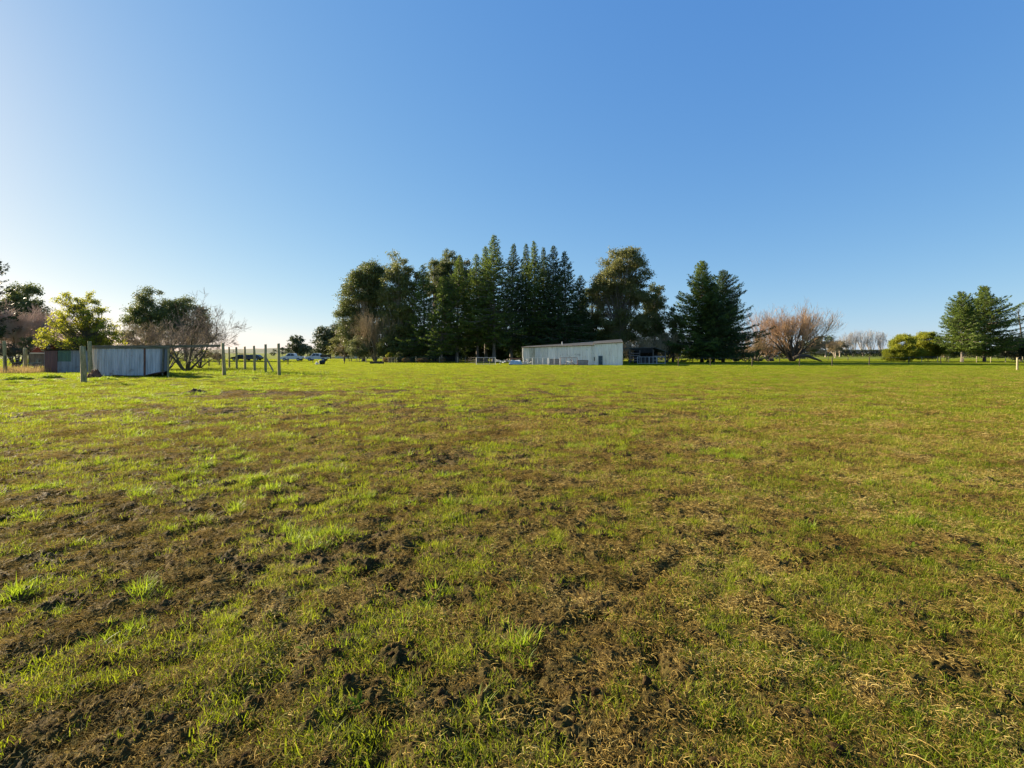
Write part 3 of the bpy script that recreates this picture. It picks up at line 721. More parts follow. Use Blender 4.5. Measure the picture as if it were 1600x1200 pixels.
# --- bare growth in the belt
WIL = dict(lv=3, kids=(1.1, 1.3, 1.1), ang=(.25, .65), len=(.5, .8), wob=.10, up=(.25, .3, .4, .4), seg=5, first=2, rk=.6, bark='bark_dark')
bare(586, 0, 478, 'brown many stemmed bare willow inside the left gums', 301, dict(WIL, bark='twig_tan'), [(a, 68 + 8 * math.sin(a), 1) for a in range(0, 360, 45)], Y=99, mat='twig_tan', tr=.16, name='bare_willow', group='bare willows')
bare(985, 0, 525, 'tan leafless scrub tree behind the shed corner', 302, dict(WIL), [(a, 60, 1) for a in range(0, 360, 60)], Y=92, mat='twig_tan', tr=.10, name='bare_shrub', group='leafless scrub behind the lean-to')
bare(1015, 0, 522, 'tan leafless scrub tree above the open lean-to roof', 303, dict(WIL), [(a, 62, 1) for a in range(10, 370, 60)], Y=92, mat='twig_tan', tr=.10, name='bare_shrub', group='leafless scrub behind the lean-to')
bare(1042, 0, 515, 'pale leafless scrub tree right of the open lean-to', 304, dict(WIL), [(a, 66, 1) for a in range(20, 380, 60)], Y=94, mat='twig_tan', tr=.10, name='bare_shrub', group='leafless scrub behind the lean-to')
# the big willow
WB = dict(lv=4, kids=(.8, .85, .75, .4), ang=(.25, .6), len=(.48, .76), wob=.09, up=(.12, .22, .35, .45, .5), seg=5, first=2, rk=.62, bark='bark_dark')
bare(1238, 0, 466, 'large reddish bare willow fanning out from a dark split base', 311, WB, [(0, 50, 1.1), (12, 60, 1.12), (185, 50, 1.08), (172, 63, 1.1), (80, 75, 1.0), (265, 70, 1.0), (130, 66, 1.0), (230, 58, 1.05), (320, 60, 1.08), (350, 70, 1.05), (200, 76, 1.0), (45, 62, 1.05), (182, 57, 1.1), (5, 66, 1.08)], Y=104, mat='twig_willow', tr=.26, name='willow_tree', group='bare willows', rmin=.013)
bare(1180, 0, 474, 'pale bare tree just right of the dark conifers', 312, WIL, [(0, 55, 1), (180, 60, 1), (90, 78, 1.1), (20, 74, 1.1), (270, 65, 1)], Y=112, mat='twig_pink', tr=.2, group='bare trees past the fence', rmin=.014)
bare(1163, 0, 512, 'low tan bare bush beside the dark conifers', 313, WIL, [(a, 50, 1) for a in range(0, 360, 50)], Y=108, mat='twig_tan', tr=.10, name='bare_shrub', group='bare trees past the fence', rmin=.012)
bare(1200, 0, 520, 'low reddish bare bush at the left foot of the willow', 314, WIL, [(a, 48, 1) for a in range(0, 360, 45)], Y=112, mat='twig_willow', tr=.10, name='bare_shrub', group='bare trees past the fence', rmin=.012)
bare(1305, 0, 529, 'small pale stemmed bare tree in front of the far hedge', 315, dict(WIL, bark='bark_pale'), [(0, 66, 1), (120, 68, 1), (240, 66, 1), (60, 80, 1), (180, 75, 1)], Y=190, mat='twig_tan', tr=.14, group='bare trees past the fence', rmin=.03)
# --- distant poplars
POP = dict(lv=3, kids=(1.1, .8, .5), ang=(.25, .5), len=(.42, .6), wob=.04, up=(.1, .6, .8, .8), seg=6, first=2, rk=.55, bark='bark_pale')
for i, (px, ty, lab) in enumerate([(1322, 520, 'leftmost of the distant bare poplars above the hedge'), (1333, 514, 'distant bare poplar, second from the left above the hedge'), (1349, 514, 'tall distant bare poplar left of the middle of its row'), (1361, 512, 'tallest of the distant bare poplars above the hedge'), (1376, 516, 'rightmost distant bare poplar standing a little apart')]):
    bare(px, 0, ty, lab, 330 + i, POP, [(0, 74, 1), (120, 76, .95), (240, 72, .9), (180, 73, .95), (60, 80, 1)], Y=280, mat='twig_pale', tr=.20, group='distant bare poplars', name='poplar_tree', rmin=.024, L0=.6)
# --- far leafy trees
GF = 'distant trees beyond the paddock'
leafy(463, 0, 'round distant gum behind the pair of white pickups', 401, [(464, 534, 11, 11), (457, 545, 10, 8), (470, 546, 12, 8)], Y=210, mat='far_leaf', group=GF, leaf=.7, clump=1.7, tr=.4)
leafy(480, 0, 'smaller distant gum right of the round one', 402, [(480, 542, 8, 6), (484, 549, 8, 6)], Y=230, mat='far_leaf', group=GF, leaf=.7, clump=1.7, tr=.3)
leafy(441, 0, 'faint distant tree seen right of the last tall post', 403, [(440, 549, 6, 6)], Y=330, mat='far_leaf', group=GF, leaf=.9, clump=1.8, tr=.3)
leafy(427, 0, 'small round distant tree between the tall posts', 405, [(427, 550, 5, 4)], Y=330, mat='far_leaf', group=GF, leaf=.9, clump=1.8, tr=.3)
leafy(516, 0, 'airy distant gum at the left of the belt', 404, [(507, 520, 14, 12), (522, 518, 16, 12), (515, 535, 22, 14), (505, 543, 14, 10), (530, 545, 14, 10)], Y=165, mat='far_leaf', bark='bark_pale', group=GF, leaf=.52, clump=1.9, tr=.4, gap=.65)
leafy(1290, 0, 'distant grey green gum between willow and hedge', 406, [(1290, 533, 12, 9), (1275, 540, 12, 10), (1262, 540, 12, 10)], Y=230, mat='far_leaf', bark='bark_pale', group=GF, leaf=.7, clump=1.9, tr=.35, gap=.65)
leafy(1312, 0, 'brown distant tree over the left part of the hedge', 407, [(1312, 539, 10, 6), (1302, 542, 8, 5)], Y=240, mat='scrub', bark='bark_pale', group=GF, leaf=.6, clump=1.5, tr=.3)
leafy(38, 0, 'large dark rounded gum rising behind the red house', 408, [(38, 462, 22, 20), (55, 480, 16, 18), (20, 480, 18, 20), (40, 500, 26, 24)], Y=92, mat='euc', bark='bark_grey', group=GF, leaf=.4, clump=1.6, tr=.4)
leafy(236, 0, 'domed dark gum left of its twin behind the bare fruit tree', 409, [(238, 464, 16, 14), (222, 482, 18, 16), (248, 478, 16, 18), (232, 502, 26, 18), (212, 505, 14, 14), (225, 525, 28, 14)], Y=118, mat='euc', bark='bark_grey', group=GF, leaf=.42, clump=1.9, tr=.4)
leafy(290, 0, 'wide dark gum behind the crown of the bare fruit tree', 410, [(284, 474, 16, 14), (272, 490, 18, 16), (302, 490, 16, 16), (290, 508, 30, 16), (322, 512, 12, 12), (300, 528, 30, 12), (262, 500, 16, 18)], Y=116, mat='euc', bark='bark_grey', group=GF, leaf=.42, clump=1.9, tr=.4)
# hedge far right: a clipped row as one thing
def hedge(x0, x1, top, Y, label, seed, name='hedge', mat='hedge', depth=3.0, leaf=.5):
    rs = np.random.RandomState(seed); s = Y / FPX; L = (x1 - x0) * s; H = EYE + (HOR - top) * s
    t = thing(name, (((x0 + x1) / 2 - 800) * s, Y, 0), label, 'hedge'); n = int(L * H * 60)
    C = np.stack([rs.uniform(-L / 2, L / 2, n), rs.uniform(-depth / 2, depth / 2, n), np.zeros(n)], -1)
    hh = H * (.92 + .12 * fbm(C[:, 0] / 3, C[:, 1] / 3, seed, 2)); C[:, 2] = hh * rs.uniform(0, 1, n) ** .7
    V, F = leaf_faces(rs, C, leaf, 1.7, 0); link('foliage', mesh_np('foliage', V, F, M[mat]), t)
    return t
hedge(1262, 1392, 545.5, 255, 'long dark clipped hedge across the far field at the right', 420)
hedge(440, 562, 557.3, 190, 'low rough brown hedge behind the white pickups', 421, mat='scrub', depth=2)
hedge(1470, 1600, 546, 190, 'low reddish brown hedge far behind the spreading conifers', 422, mat='scrub', depth=2)
hedge(560, 1150, 541, 165, 'long dark scrub line beyond the shelter belt', 423, mat='hedge', depth=3)
hedge(972, 1062, 528, 125, 'tan leafless thicket filling the gap over the open shelter', 427, mat='scrub', depth=3)
hedge(1140, 1262, 541, 150, 'brown rough scrub row behind the willow', 424, mat='scrub', depth=3)
leafy(548, 0, 'brown olive scrub tree at the low left corner of the belt', 425, [(548, 520, 16, 18), (540, 545, 14, 12), (572, 535, 18, 16)], Y=106, mat='scrub', bark='bark_dark', group=GE, leaf=.3, clump=1.1, tr=.18, stems=2, name='scrub_tree')
leafy(640, 0, 'olive scrub under the pale gum beside the first conifers', 426, [(636, 548, 18, 12), (655, 552, 16, 10), (612, 552, 14, 9)], Y=98, mat='euc_olive', bark='bark_dark', group=GE, leaf=.28, clump=1.0, tr=.12, stems=3, name='scrub_tree')
# --- golden bushes right
GB = 'golden green bushes along the right fence'
shrub(1414, 0, [(1411, 537, 17, 15), (1398, 552, 16, 10), (1420, 552, 20, 11), (1388, 558, 8, 6)], 'golden green bush on the left, lit yellow at its front', 431, 'bush_gold', .26, Y=104, group=GB, clump=.9, tr=.12, name='bush', cat='bush')
shrub(1449, 0, [(1447, 534, 19, 16), (1460, 543, 16, 15), (1436, 546, 16, 14), (1452, 552, 18, 9)], 'taller golden green bush on the right with a dark trunk', 432, 'bush_gold', .26, Y=106, group=GB, clump=.9, tr=.16, name='bush', cat='bush', stems=2)
shrub(1478, 0, [(1477, 545, 11, 12), (1488, 550, 10, 8)], 'dark evergreen shrub between golden bush and olive conifer', 433, 'conifer_dark', .3, Y=110, clump=.9, tr=.1, name='bush', cat='bush')
shrub(1588, 0, [(1580, 540, 14, 16), (1596, 545, 16, 18), (1570, 548, 10, 10)], 'dark grey green thicket at the right edge of the picture', 434, 'hedge', .3, Y=102, clump=1.0, tr=.1, name='thicket', cat='shrub')
bare(1594, 0, 478, 'dead conifer spar with short bare branches at the right edge', 435, dict(lv=2, kids=(1.8, .8), ang=(1.1, 1.5), len=(.10, .22), wob=.03, up=(.3, .1, .2), seg=12, first=4, rk=.35), [(0, 89, 2.2)], Y=106, mat='twig_grey', tr=.2, name='dead_tree')
# --- shrubs in the belt
shrub(559, 0, [(560, 540, 14, 15), (551, 548, 9, 9), (570, 549, 11, 9)], 'pale green shrub at the left foot of the belt', 441, 'bush_pale', .3, Y=98, clump=1.0, tr=.1, name='shrub')
shrub(612, 0, [(607, 540, 18, 16), (628, 545, 12, 12)], 'olive shrub between brown willow and pale gum', 442, 'euc_olive', .3, Y=97, clump=1.0, tr=.1)
shrub(609, 0, [(609, 556, 6, 6)], 'small yellow green shrub beside the little rail gate', 443, 'bush_gold', .14, Y=93, clump=.35)
shrub(625, 0, [(624, 557, 6, 6)], 'dark green mound shrub right of the little rail gate', 444, 'euc', .14, Y=92, clump=.35)
for i, (px, w, lab) in enumerate([(603, 6, 'rusty orange low shrub left of the rail gate'), (634, 6, 'rusty orange low shrub right of the rail gate'), (660, 9, 'wide tan low shrub along the belt fence'), (689, 7, 'tan low shrub under the left conifers')]):
    shrub(px, 0, [(px, 562, w, 3.2)], lab, 450 + i, 'bush_rust', .14, Y=91, group='rusty shrubs along the belt fence', clump=.35)
shrub(320, 0, [(320.5, 553, 10, 7.5)], 'yellow green ball shaped bush left of the posts', 456, 'bush_gold', .13, Y=80, clump=.4, dens=1.6, name='bush', cat='bush')
shrub(269, 0, [(268, 554, 7, 8)], 'yellow green bush beside the end of the tin shed', 457, 'bush_gold', .13, Y=80, clump=.4, dens=1.4, name='bush', cat='bush')
shrub(341, 0, [(341, 557, 8, 5)], 'grey rounded bush right of the yellow ball bush', 458, 'scrub', .14, Y=84, clump=.4, name='bush', cat='bush')
# --- left yard
leafy(152, 0, 'yellow green leafy tree standing over the tin sheds', 501, [(118, 500, 34, 30), (90, 520, 24, 20), (140, 495, 26, 32), (112, 470, 22, 16), (160, 515, 24, 24), (75, 525, 14, 12), (136, 465, 18, 12), (170, 530, 18, 14), (62, 532, 12, 9), (186, 528, 10, 10), (128, 535, 40, 12)], Y=46, mat='lime', bark='bark_moss', leaf=.17, clump=.5, tr=.16, gap=.45, dens=.42, stems=3, name='leafy_tree', hang=.2, thin=.5)
FR = dict(lv=4, kids=(.65, .8, .75, .45), ang=(.35, .9), len=(.45, .74), wob=.15, up=(.05, .12, .2, .25, .2), seg=5, first=2, rk=.6, bark='bark_moss')
bare(291, 0, 450, 'spreading bare fruit tree with two leaning trunks', 511, FR, [(5, 40, 1.2), (165, 44, 1.0), (190, 58, .95), (20, 62, 1.1), (80, 66, .9), (340, 55, 1.0)], Y=48, mat='twig_grey', tr=.13, name='fruit_tree', rmin=.010)
FB = dict(FR, kids=(.65, .8, .7, .35), bark='bark_moss')
bare(225, 0, 500, 'mossy brown bare tree crowded behind the tin shed', 512, FB, [(a, 55, 1) for a in range(0, 360, 60)], Y=54, mat='twig_tan', tr=.09, name='fruit_tree', rmin=.008)
bare(262, 0, 503, 'twiggy bare tree between tin shed and big fruit tree', 513, FB, [(a, 52, 1) for a in range(20, 380, 60)], Y=55, mat='twig_grey', tr=.09, name='fruit_tree', rmin=.008)
bare(312, 0, 500, 'low pinkish bare bush behind the right fruit trunk', 514, FB, [(a, 58, 1) for a in range(20, 380, 60)], Y=58, mat='twig_tan', tr=.08, name='fruit_tree', rmin=.008)
bare(26, 0, 462, 'pinkish bare tree at the left between cedar and red house', 521, dict(WIL, lv=4, kids=(1.0, 1.3, 1.2, .8)), [(a, 62, 1) for a in range(0, 360, 60)], Y=62, mat='twig_pink', tr=.12, name='bare_tree', rmin=.011, group='pinkish bare trees')
bare(62, 0, 480, 'pinkish bare tree right against the yellow leafy tree', 522, dict(WIL, lv=4, kids=(1.0, 1.2, 1.1, .7)), [(a, 64, 1) for a in range(0, 360, 72)], Y=72, mat='twig_pink', tr=.12, name='bare_tree', rmin=.012, group='pinkish bare trees')
conifer(-22, 0, 408, 36, 'dark cedar with flat layered branches at the left edge', 531, Y=58, z0=.30, power=.28, mat='cedar', group=None, bark='bark_dark', irregular=.5, droop=.02, dens=1.1, name='cedar_tree', flat=.95, layer=1.7, nbr=13)
shrub(40, 0, [(41, 535, 9, 12), (36, 548, 8, 8)], 'pale green creeper covered bush at the corner of the red house', 541, 'bush_pale', .14, Y=60, clump=.5)
shrub(10, 0, [(6, 545, 16, 12), (24, 552, 12, 8)], 'tangled brown scrub behind the leftmost post', 542, 'scrub', .13, Y=55, clump=.5)
# ================================================================ BUILDINGS, FENCES, THINGS
def corr_mat(name, a, b_, stain, top=None, per=.0, rough=.5):
    m = bpy.data.materials.new(name); m.use_nodes = True; N, L = nodes(m); b = N['Principled BSDF']
    tc = N.new('ShaderNodeTexCoord'); mp = N.new('ShaderNodeMapping'); mp.inputs['Scale'].default_value = (2.2, 2.2, .22); L.new(tc.outputs['Object'], mp.inputs[0])
    col = ramp(N, L, noise(N, L, 2.2, mp.outputs[0], 5, .6), [(.35, a), (.62, b_)])
    f = ramp(N, L, noise(N, L, 1.5, mp.outputs[0], 6, .72), [(.52, 0.0), (.72, .65)])
    col = srgb_mix(N, L, f, col, stain)
    f2 = ramp(N, L, noise(N, L, 1.1, tc.outputs['Object'], 6, .75), [(.58, 0.0), (.68, .6)])
    col = srgb_mix(N, L, f2, col, top or stain)
    L.new(col, b.inputs['Base Color']); b.inputs['Roughness'].default_value = rough; b.inputs['Metallic'].default_value = .15
    return m
M['tin'] = corr_mat('weathered zinc sheet', (.34, .36, .38), (.54, .555, .565), (.16, .155, .14), (.17, .10, .08))
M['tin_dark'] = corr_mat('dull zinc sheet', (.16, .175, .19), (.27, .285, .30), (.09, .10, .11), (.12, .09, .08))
M['tin_white'] = corr_mat('faded white sheet', (.70, .66, .60), (.83, .80, .74), (.34, .26, .25), (.30, .27, .20))
M['tin_roof'] = corr_mat('dull roof sheet', (.045, .05, .05), (.085, .09, .09), (.05, .055, .045), (.08, .075, .05))
M['tin_red'] = corr_mat('red painted sheet', (.11, .05, .045), (.17, .075, .062), (.09, .05, .045), (.10, .06, .05))
M['tin_green'] = corr_mat('green painted sheet', (.05, .10, .07), (.08, .15, .10), (.05, .07, .05), (.06, .07, .05))

def corrugated(p0, p1, ztop, zbot, per=.15, amp=.02, off=0.0):
    """vertical corrugated sheet from p0 to p1 (x,y); ztop/zbot functions of 0..1"""
    p0 = np.array(p0, float); p1 = np.array(p1, float); L = np.linalg.norm(p1 - p0); d = (p1 - p0) / L; nrm = np.array([d[1], -d[0]])
    n = int(L / per * 6); t = np.linspace(0, 1, n + 1); w = np.sin(t * L / per * 2 * PI) * amp + off
    xy = p0 + t[:, None] * (p1 - p0) + nrm * w[:, None]
    zt = np.array([ztop(q) for q in t]); zb = np.array([zbot(q) for q in t]); zm = (zt + zb) / 2
    V = np.concatenate([np.column_stack([xy, z]) for z in (zb, zm, zt)]); k = n + 1; i = np.arange(n)
    F = np.concatenate([np.stack([i + k * r, i + 1 + k * r, i + 1 + k * (r + 1), i + k * (r + 1)], -1) for r in (0, 1)])
    return V, F
lin = lambda a, b: (lambda t: a + (b - a) * t)

# --- tin shed at the left (front at about 36 m)
def tin_shed():
    Y = 36.2; s = Y / FPX; ox = (143 - 800) * s; X = lambda px: (px - 143) * s
    t = thing('tin_shed', (ox, Y, 0), 'low shed of bluish corrugated iron with a mossy plank along its top', 'shed')
    zt = EYE + (HOR - 543.5) * s; W = X(264)
    def bot(q):
        return .12 + .0 * q if q < .62 else .12 + 1.9 * (q - .62) ** 1.6
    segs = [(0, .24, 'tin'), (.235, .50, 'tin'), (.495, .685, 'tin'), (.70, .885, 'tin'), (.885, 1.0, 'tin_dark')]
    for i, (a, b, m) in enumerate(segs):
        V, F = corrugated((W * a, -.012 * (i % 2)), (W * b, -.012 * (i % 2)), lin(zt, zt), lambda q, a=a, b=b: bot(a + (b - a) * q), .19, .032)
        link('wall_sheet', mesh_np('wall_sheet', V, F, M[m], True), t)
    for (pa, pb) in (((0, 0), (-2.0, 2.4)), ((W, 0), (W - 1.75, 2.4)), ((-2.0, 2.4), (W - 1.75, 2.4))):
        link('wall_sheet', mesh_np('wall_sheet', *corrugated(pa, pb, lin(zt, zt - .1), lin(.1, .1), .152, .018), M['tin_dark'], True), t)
    V, F = corrugated((0, 0), (W, 0), lin(1, 1), lin(0, 0), .152, .02)
    R = V.copy(); R[:, 2] = zt + .06 - .12 * (1 - V[:, 2]) + V[:, 1] * 1.0; R[:, 1] = -.02 + 2.55 * (1 - V[:, 2]); R[:, 0] -= 1.9 * (1 - V[:, 2])
    link('roof', mesh_np('roof', R, F, M['tin_roof'], True), t)
    m = MB(); m.box((W / 2, -.06, zt + .07), (W + .25, .07, .24)); pl = m.build('top_plank', M['plank'], t, bevel=.012)
    m = MB(); m.box((W * .692, -.045, zt * .53), (.13, .05, zt * .9)); m.build('batten', M['rust'], t, bevel=.008)
    m = MB(); m.box((W * .93, -.06, 1.15), (.10, .06, 2.0), ry=.03); m.build('batten', M['plank'], t, bevel=.008)
    m = MB(); m.box((W + .02, -.10, zt / 2 - .12), (.11, .11, zt + .1), ry=.015); m.build('corner_post', M['post'], t, bevel=.015)
    m = MB(); m.tube([(W * .28, -.07, .17), (W * .5, -.09, .10), (W * .68, -.08, .12), (W * .86, -.1, .34), (W * .96, -.1, .42)], .035, 6); m.build('bottom_rail', M['rust'], t)
    return t
tin_shed()
def lean_shed():
    Y = 44.0; s = Y / FPX; ox = (69 - 800) * s; X = lambda px: (px - 69) * s
    t = thing('lean_to', (ox, Y, 0), 'low lean-to with red, green and blue grey iron sheets at the far left', 'shed')
    zt = EYE + (HOR - 547.5) * s; W = X(141)
    def sh(a, b, z1, z0, m, y=0.0): link('wall_sheet', mesh_np('wall_sheet', *corrugated((X(a), y), (X(b), y), lin(z1, z1), lin(z0, z0), .14, .02), M[m], True), t)
    sh(70, 90, zt - .02, -.05, 'tin_red'); sh(90, 111, 1.05, -.05, 'tin_dark', -.01); sh(90, 111, zt, 1.0, 'tin_green', .02); sh(111, 142, zt, -.05, 'tin_dark')
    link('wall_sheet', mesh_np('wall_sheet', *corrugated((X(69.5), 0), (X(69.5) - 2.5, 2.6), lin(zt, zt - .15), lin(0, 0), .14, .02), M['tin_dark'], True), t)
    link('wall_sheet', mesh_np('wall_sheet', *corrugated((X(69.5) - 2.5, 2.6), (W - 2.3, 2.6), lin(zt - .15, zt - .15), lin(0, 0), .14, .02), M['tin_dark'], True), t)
    V, F = corrugated((X(66.5), 0), (W, 0), lin(1, 1), lin(0, 0), .14, .018)
    R = V.copy(); R[:, 2] = zt + .11 - .16 * (1 - V[:, 2]) + V[:, 1] - .03; R[:, 1] = -.25 + 3.1 * (1 - V[:, 2]); R[:, 0] -= 2.7 * (1 - V[:, 2])
    R[:, 2] += .04 * np.sin(R[:, 0] * 1.3)
    link('roof', mesh_np('roof', R, F, M['tin'], True), t)
    return t
lean_shed()
def red_house():
    Y = 66; s = Y / FPX; t = thing('red_house', ((44 - 800) * s, Y, 0), 'dark red walled house glimpsed behind the lean-to', 'house')
    W = 6.2; m = MB(); zt = EYE + (HOR - 531) * s
    m.prism([(0, 1.9), (W * .38, 1.9), (W * .38, zt - .05), (0, zt - .05)], 0, 6); m.build('wall', M['red_brick'], t)
    m = MB(); m.box((W * .19, .02, .95), (W * .37, .1, 1.9)); m.build('lower_wall', M['bark_grey'], t)
    m = MB(); m.box((W * .72, 1.2, 1.75), (W * .6, .1, 3.5)); m.build('porch_wall', M['dark'], t)
    m = MB(); m.box((W * .19, -.05, 1.82), (W * .42, .14, .14)); m.build('sill', M['white_paint'], t)
    m = MB(); m.box((W * .45, -.02, 2.4), (.35, .12, 1.0)); m.build('window', M['door_blue'], t)
    m = MB(); zr = EYE + (HOR - 517) * s
    m.add([(-.5, -.5, zt - .15), (W + .5, -.5, zt - .15), (W + .5, 3, zr), (-.5 + 1.4, 3, zr), (-.5, 6.5, zt - .15), (W + .5, 6.5, zt - .15)], [(0, 1, 2, 3), (0, 3, 4), (3, 2, 5, 4), (0, 4, 5, 1), (1, 5, 2)])
    m.build('roof', M['red_brick'], t)
red_house()

# --- long farm shed
def farm_shed():
    x0 = (816 - 800) / FPX * 77.7; y0 = 77.7; x1 = (928 - 800) / FPX * 73.3; y1 = 73.3; x2 = (973 - 800) / FPX * 71.6; y2 = 71.6
    t = thing('farm_shed', (x0, y0, 0), 'long pale iron clad farm shed with a small blue door in front of the conifers', 'shed')
    P0 = (0, 0); P1 = (x1 - x0, y1 - y0); P2 = (x2 - x0, y2 - y0)
    z0, z1, z1b, z2 = 2.72, 3.02, 3.18, 3.40
    # sheets of the front wall, each a slightly different age
    cuts = [0, .10, .19, .27, .37, .49, .62, .75, .88, 1.0]
    ms = ['tin_aged', 'tin_rusty', 'tin_grey', 'tin_aged', 'tin_white', 'tin_grey2', 'tin_white', 'tin_white', 'tin_white2']
    M['tin_aged'] = corr_mat('aged white sheet', (.52, .49, .44), (.68, .65, .60), (.26, .28, .25), (.20, .16, .10))
    M['tin_rusty'] = corr_mat('rusty white sheet', (.30, .28, .21), (.46, .45, .38), (.12, .10, .06), (.10, .12, .06))
    M['tin_grey'] = corr_mat('grey sheet', (.48, .47, .46), (.62, .61, .59), (.18, .21, .19), (.2, .2, .16))
    M['tin_grey2'] = corr_mat('light grey sheet', (.62, .60, .56), (.76, .74, .69), (.36, .27, .27), (.3, .28, .22))
    M['tin_white2'] = corr_mat('chalky white sheet', (.74, .70, .64), (.86, .82, .76), (.45, .33, .30), (.34, .32, .24))
    def lerp(a, b, q): return (a[0] + (b[0] - a[0]) * q, a[1] + (b[1] - a[1]) * q)
    for i in range(9):
        a, b = cuts[i], cuts[i + 1] + (.004 if i < 8 else 0)
        za, zb = z0 + (z1 - z0) * a, z0 + (z1 - z0) * b
        link('wall_sheet', mesh_np('wall_sheet', *corrugated(lerp(P0, P1, a), lerp(P0, P1, b), lin(za, zb), lin(-.1, -.1), .28, .022, .006 * (i % 2)), M[ms[i]], True), t)
    for a, b, m_ in ((0, .55, 'tin_white'), (.55, 1, 'tin_white2')):
        link('wall_sheet', mesh_np('wall_sheet', *corrugated(lerp(P1, P2, a), lerp(P1, P2, b), lin(z1b + (z2 - z1b) * a, z1b + (z2 - z1b) * b), lin(-.1, -.1), .28, .022, .05), M[m_], True), t)
    # depth direction (away from the camera, perpendicular to the front)
    d = np.array(P2) - np.array(P0); d = d / np.linalg.norm(d); nb = np.array([1.15, 6.4])
    def back(p): return (p[0] + nb[0], p[1] + nb[1])
    e = {'l': (P0, z0, 3.0), 'm': (P1, z1, 3.62), 'r': (P2, z2, 4.0)}
    for (pa, za), (pb, zb) in (((P0, z0), (back(P0), 3.0)), ((P2, z2), (back(P2), 4.0)), ((back(P0), 3.0), (back(P2), 4.0))):
        link('wall_sheet', mesh_np('wall_sheet', *corrugated(pa, pb, lin(za, zb), lin(-.1, -.1), .28, .02), M['tin_aged'], True), t)
    def roof(pa, za, pb, zb, za2, zb2, over=.15):
        d2 = np.array([d[0], d[1]]); f = -np.array([-d[1], d[0]]) * .18
        A = [np.array([*(np.array(pa) + f - d2 * over), za]), np.array([*(np.array(pb) + f + d2 * over), zb]), np.array([*(np.array(back(pb)) + d2 * over), zb2]), np.array([*(np.array(back(pa)) - d2 * over), za2])]
        m = MB(); up = np.array([0, 0, .07]); m.add([tuple(v) for v in A] + [tuple(v + up) for v in A], [(3, 2, 1, 0), (4, 5, 6, 7), (0, 1, 5, 4), (1, 2, 6, 5), (2, 3, 7, 6), (3, 0, 4, 7)])
        o = m.build('roof', M['tin_roof'], t)
        m = MB(); m.tube([A[0] + np.array([0, 0, .03]), A[1] + np.array([0, 0, .03])], .07, 6); m.build('gutter', M['bark_grey'], o)
    roof(P0, z0, P1, z1, 3.0, 3.62, .05); roof(P1, z1b + .02, P2, z2 + .02, 3.72, 4.02, .08)
    # door, small hatch, chimney pipe
    q = .24; dx, dy = lerp(P1, P2, q); ang = math.atan2(d[1], d[0]); n = np.array([d[1], -d[0]])
    m = MB(); m.box((0, 0, 0), (.62, .05, 1.38)); o = m.build('door', M['door_blue'], t, bevel=.01); o.location = (dx + n[0] * .12, dy + n[1] * .12, .70); o.rotation_euler = (0, 0, ang)
    m = MB(); m.tube([(.22, -.05, .02), (.22, -.05, -.1)], .02, 6); m.build('handle', M['galv'], o)
    m = MB()
    for c, s_ in (((-.36, 0, 0), (.08, .07, 1.42)), ((.36, 0, 0), (.08, .07, 1.42)), ((0, 0, .74), (.80, .07, .08))): m.box(c, s_)
    m.build('door_frame', M['white_paint'], o)
    qx, qy = lerp(P1, P2, .02); m = MB(); m.box((0, 0, 0), (.12, .05, .55)); o = m.build('hatch', M['dark'], t); o.location = (qx + n[0] * .1, qy + n[1] * .1, .95)
    vx, vy = lerp(P0, P1, .55); m = MB(); m.tube([(vx + nb[0] * .5, vy + nb[1] * .5, 3.0), (vx + nb[0] * .5, vy + nb[1] * .5, 3.66)], .07, 8); m.build('roof_pipe', M['galv'], t)
    for i, q in enumerate((.02, .5, .98)):
        cx, cy = lerp(P0, P1, q); m = MB(); m.box((cx + n[0] * .05, cy + n[1] * .05, 1.36 + .15 * q), (.07, .07, 2.72 + .3 * q), rz=ang); m.build('cover_strip', M['white_paint' if i else 'tin_aged'], t)
farm_shed()

# --- open lean-to to the right of the shed
def open_shed():
    Y = 84; s = Y / FPX; ox = (982 - 800) * s; X = lambda px: (px - 982) * s; Z = lambda py: EYE + (HOR - py) * s
    t = thing('open_shelter', (ox, Y, 0), 'open fronted dark shelter with a low pitched roof right of the long shed', 'shelter')
    m = MB(); prof = [(X(979), Z(543)), (X(1023), Z(542.3)), (X(1044), Z(549)), (X(1044), Z(550)), (X(1023), Z(543.4)), (X(1000), Z(550.5)), (X(979), Z(544.5))]
    m.prism([(X(979), Z(543.6)), (X(1022), Z(542.4)), (X(1022), Z(543.2)), (X(979), Z(544.4))], 0, 5); m.prism([(X(1022.2), Z(542.4)), (X(1043), Z(549.2)), (X(1043), Z(550)), (X(1022.2), Z(543.2))], 0, 5)
    m.build('roof', M['tin_roof'], t)
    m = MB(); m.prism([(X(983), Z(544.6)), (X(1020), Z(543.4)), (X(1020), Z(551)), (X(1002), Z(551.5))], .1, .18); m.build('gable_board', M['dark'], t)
    for px in (984, 1000, 1021, 1040):
        m = MB(); m.box((X(px), .15, Z(547) / 2), (.16, .16, Z(547) + (.3 if 1000 < px < 1030 else -.1))); m.build('post', M['bark_grey'], t, bevel=.02)
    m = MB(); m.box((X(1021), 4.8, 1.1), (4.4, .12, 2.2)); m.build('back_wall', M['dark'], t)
    for z in (.5, .95, 1.4, 1.8):
        m = MB(); m.box((X(992), .1, z), (1.9, .06, .13)); m.build('rail', M['wood_brown'], t)
    for z in (.6, 1.3):
        m = MB(); m.box((X(1031), .6, z), (2.2, .06, .16)); m.build('rail', M['wood_brown'], t)
open_shed()

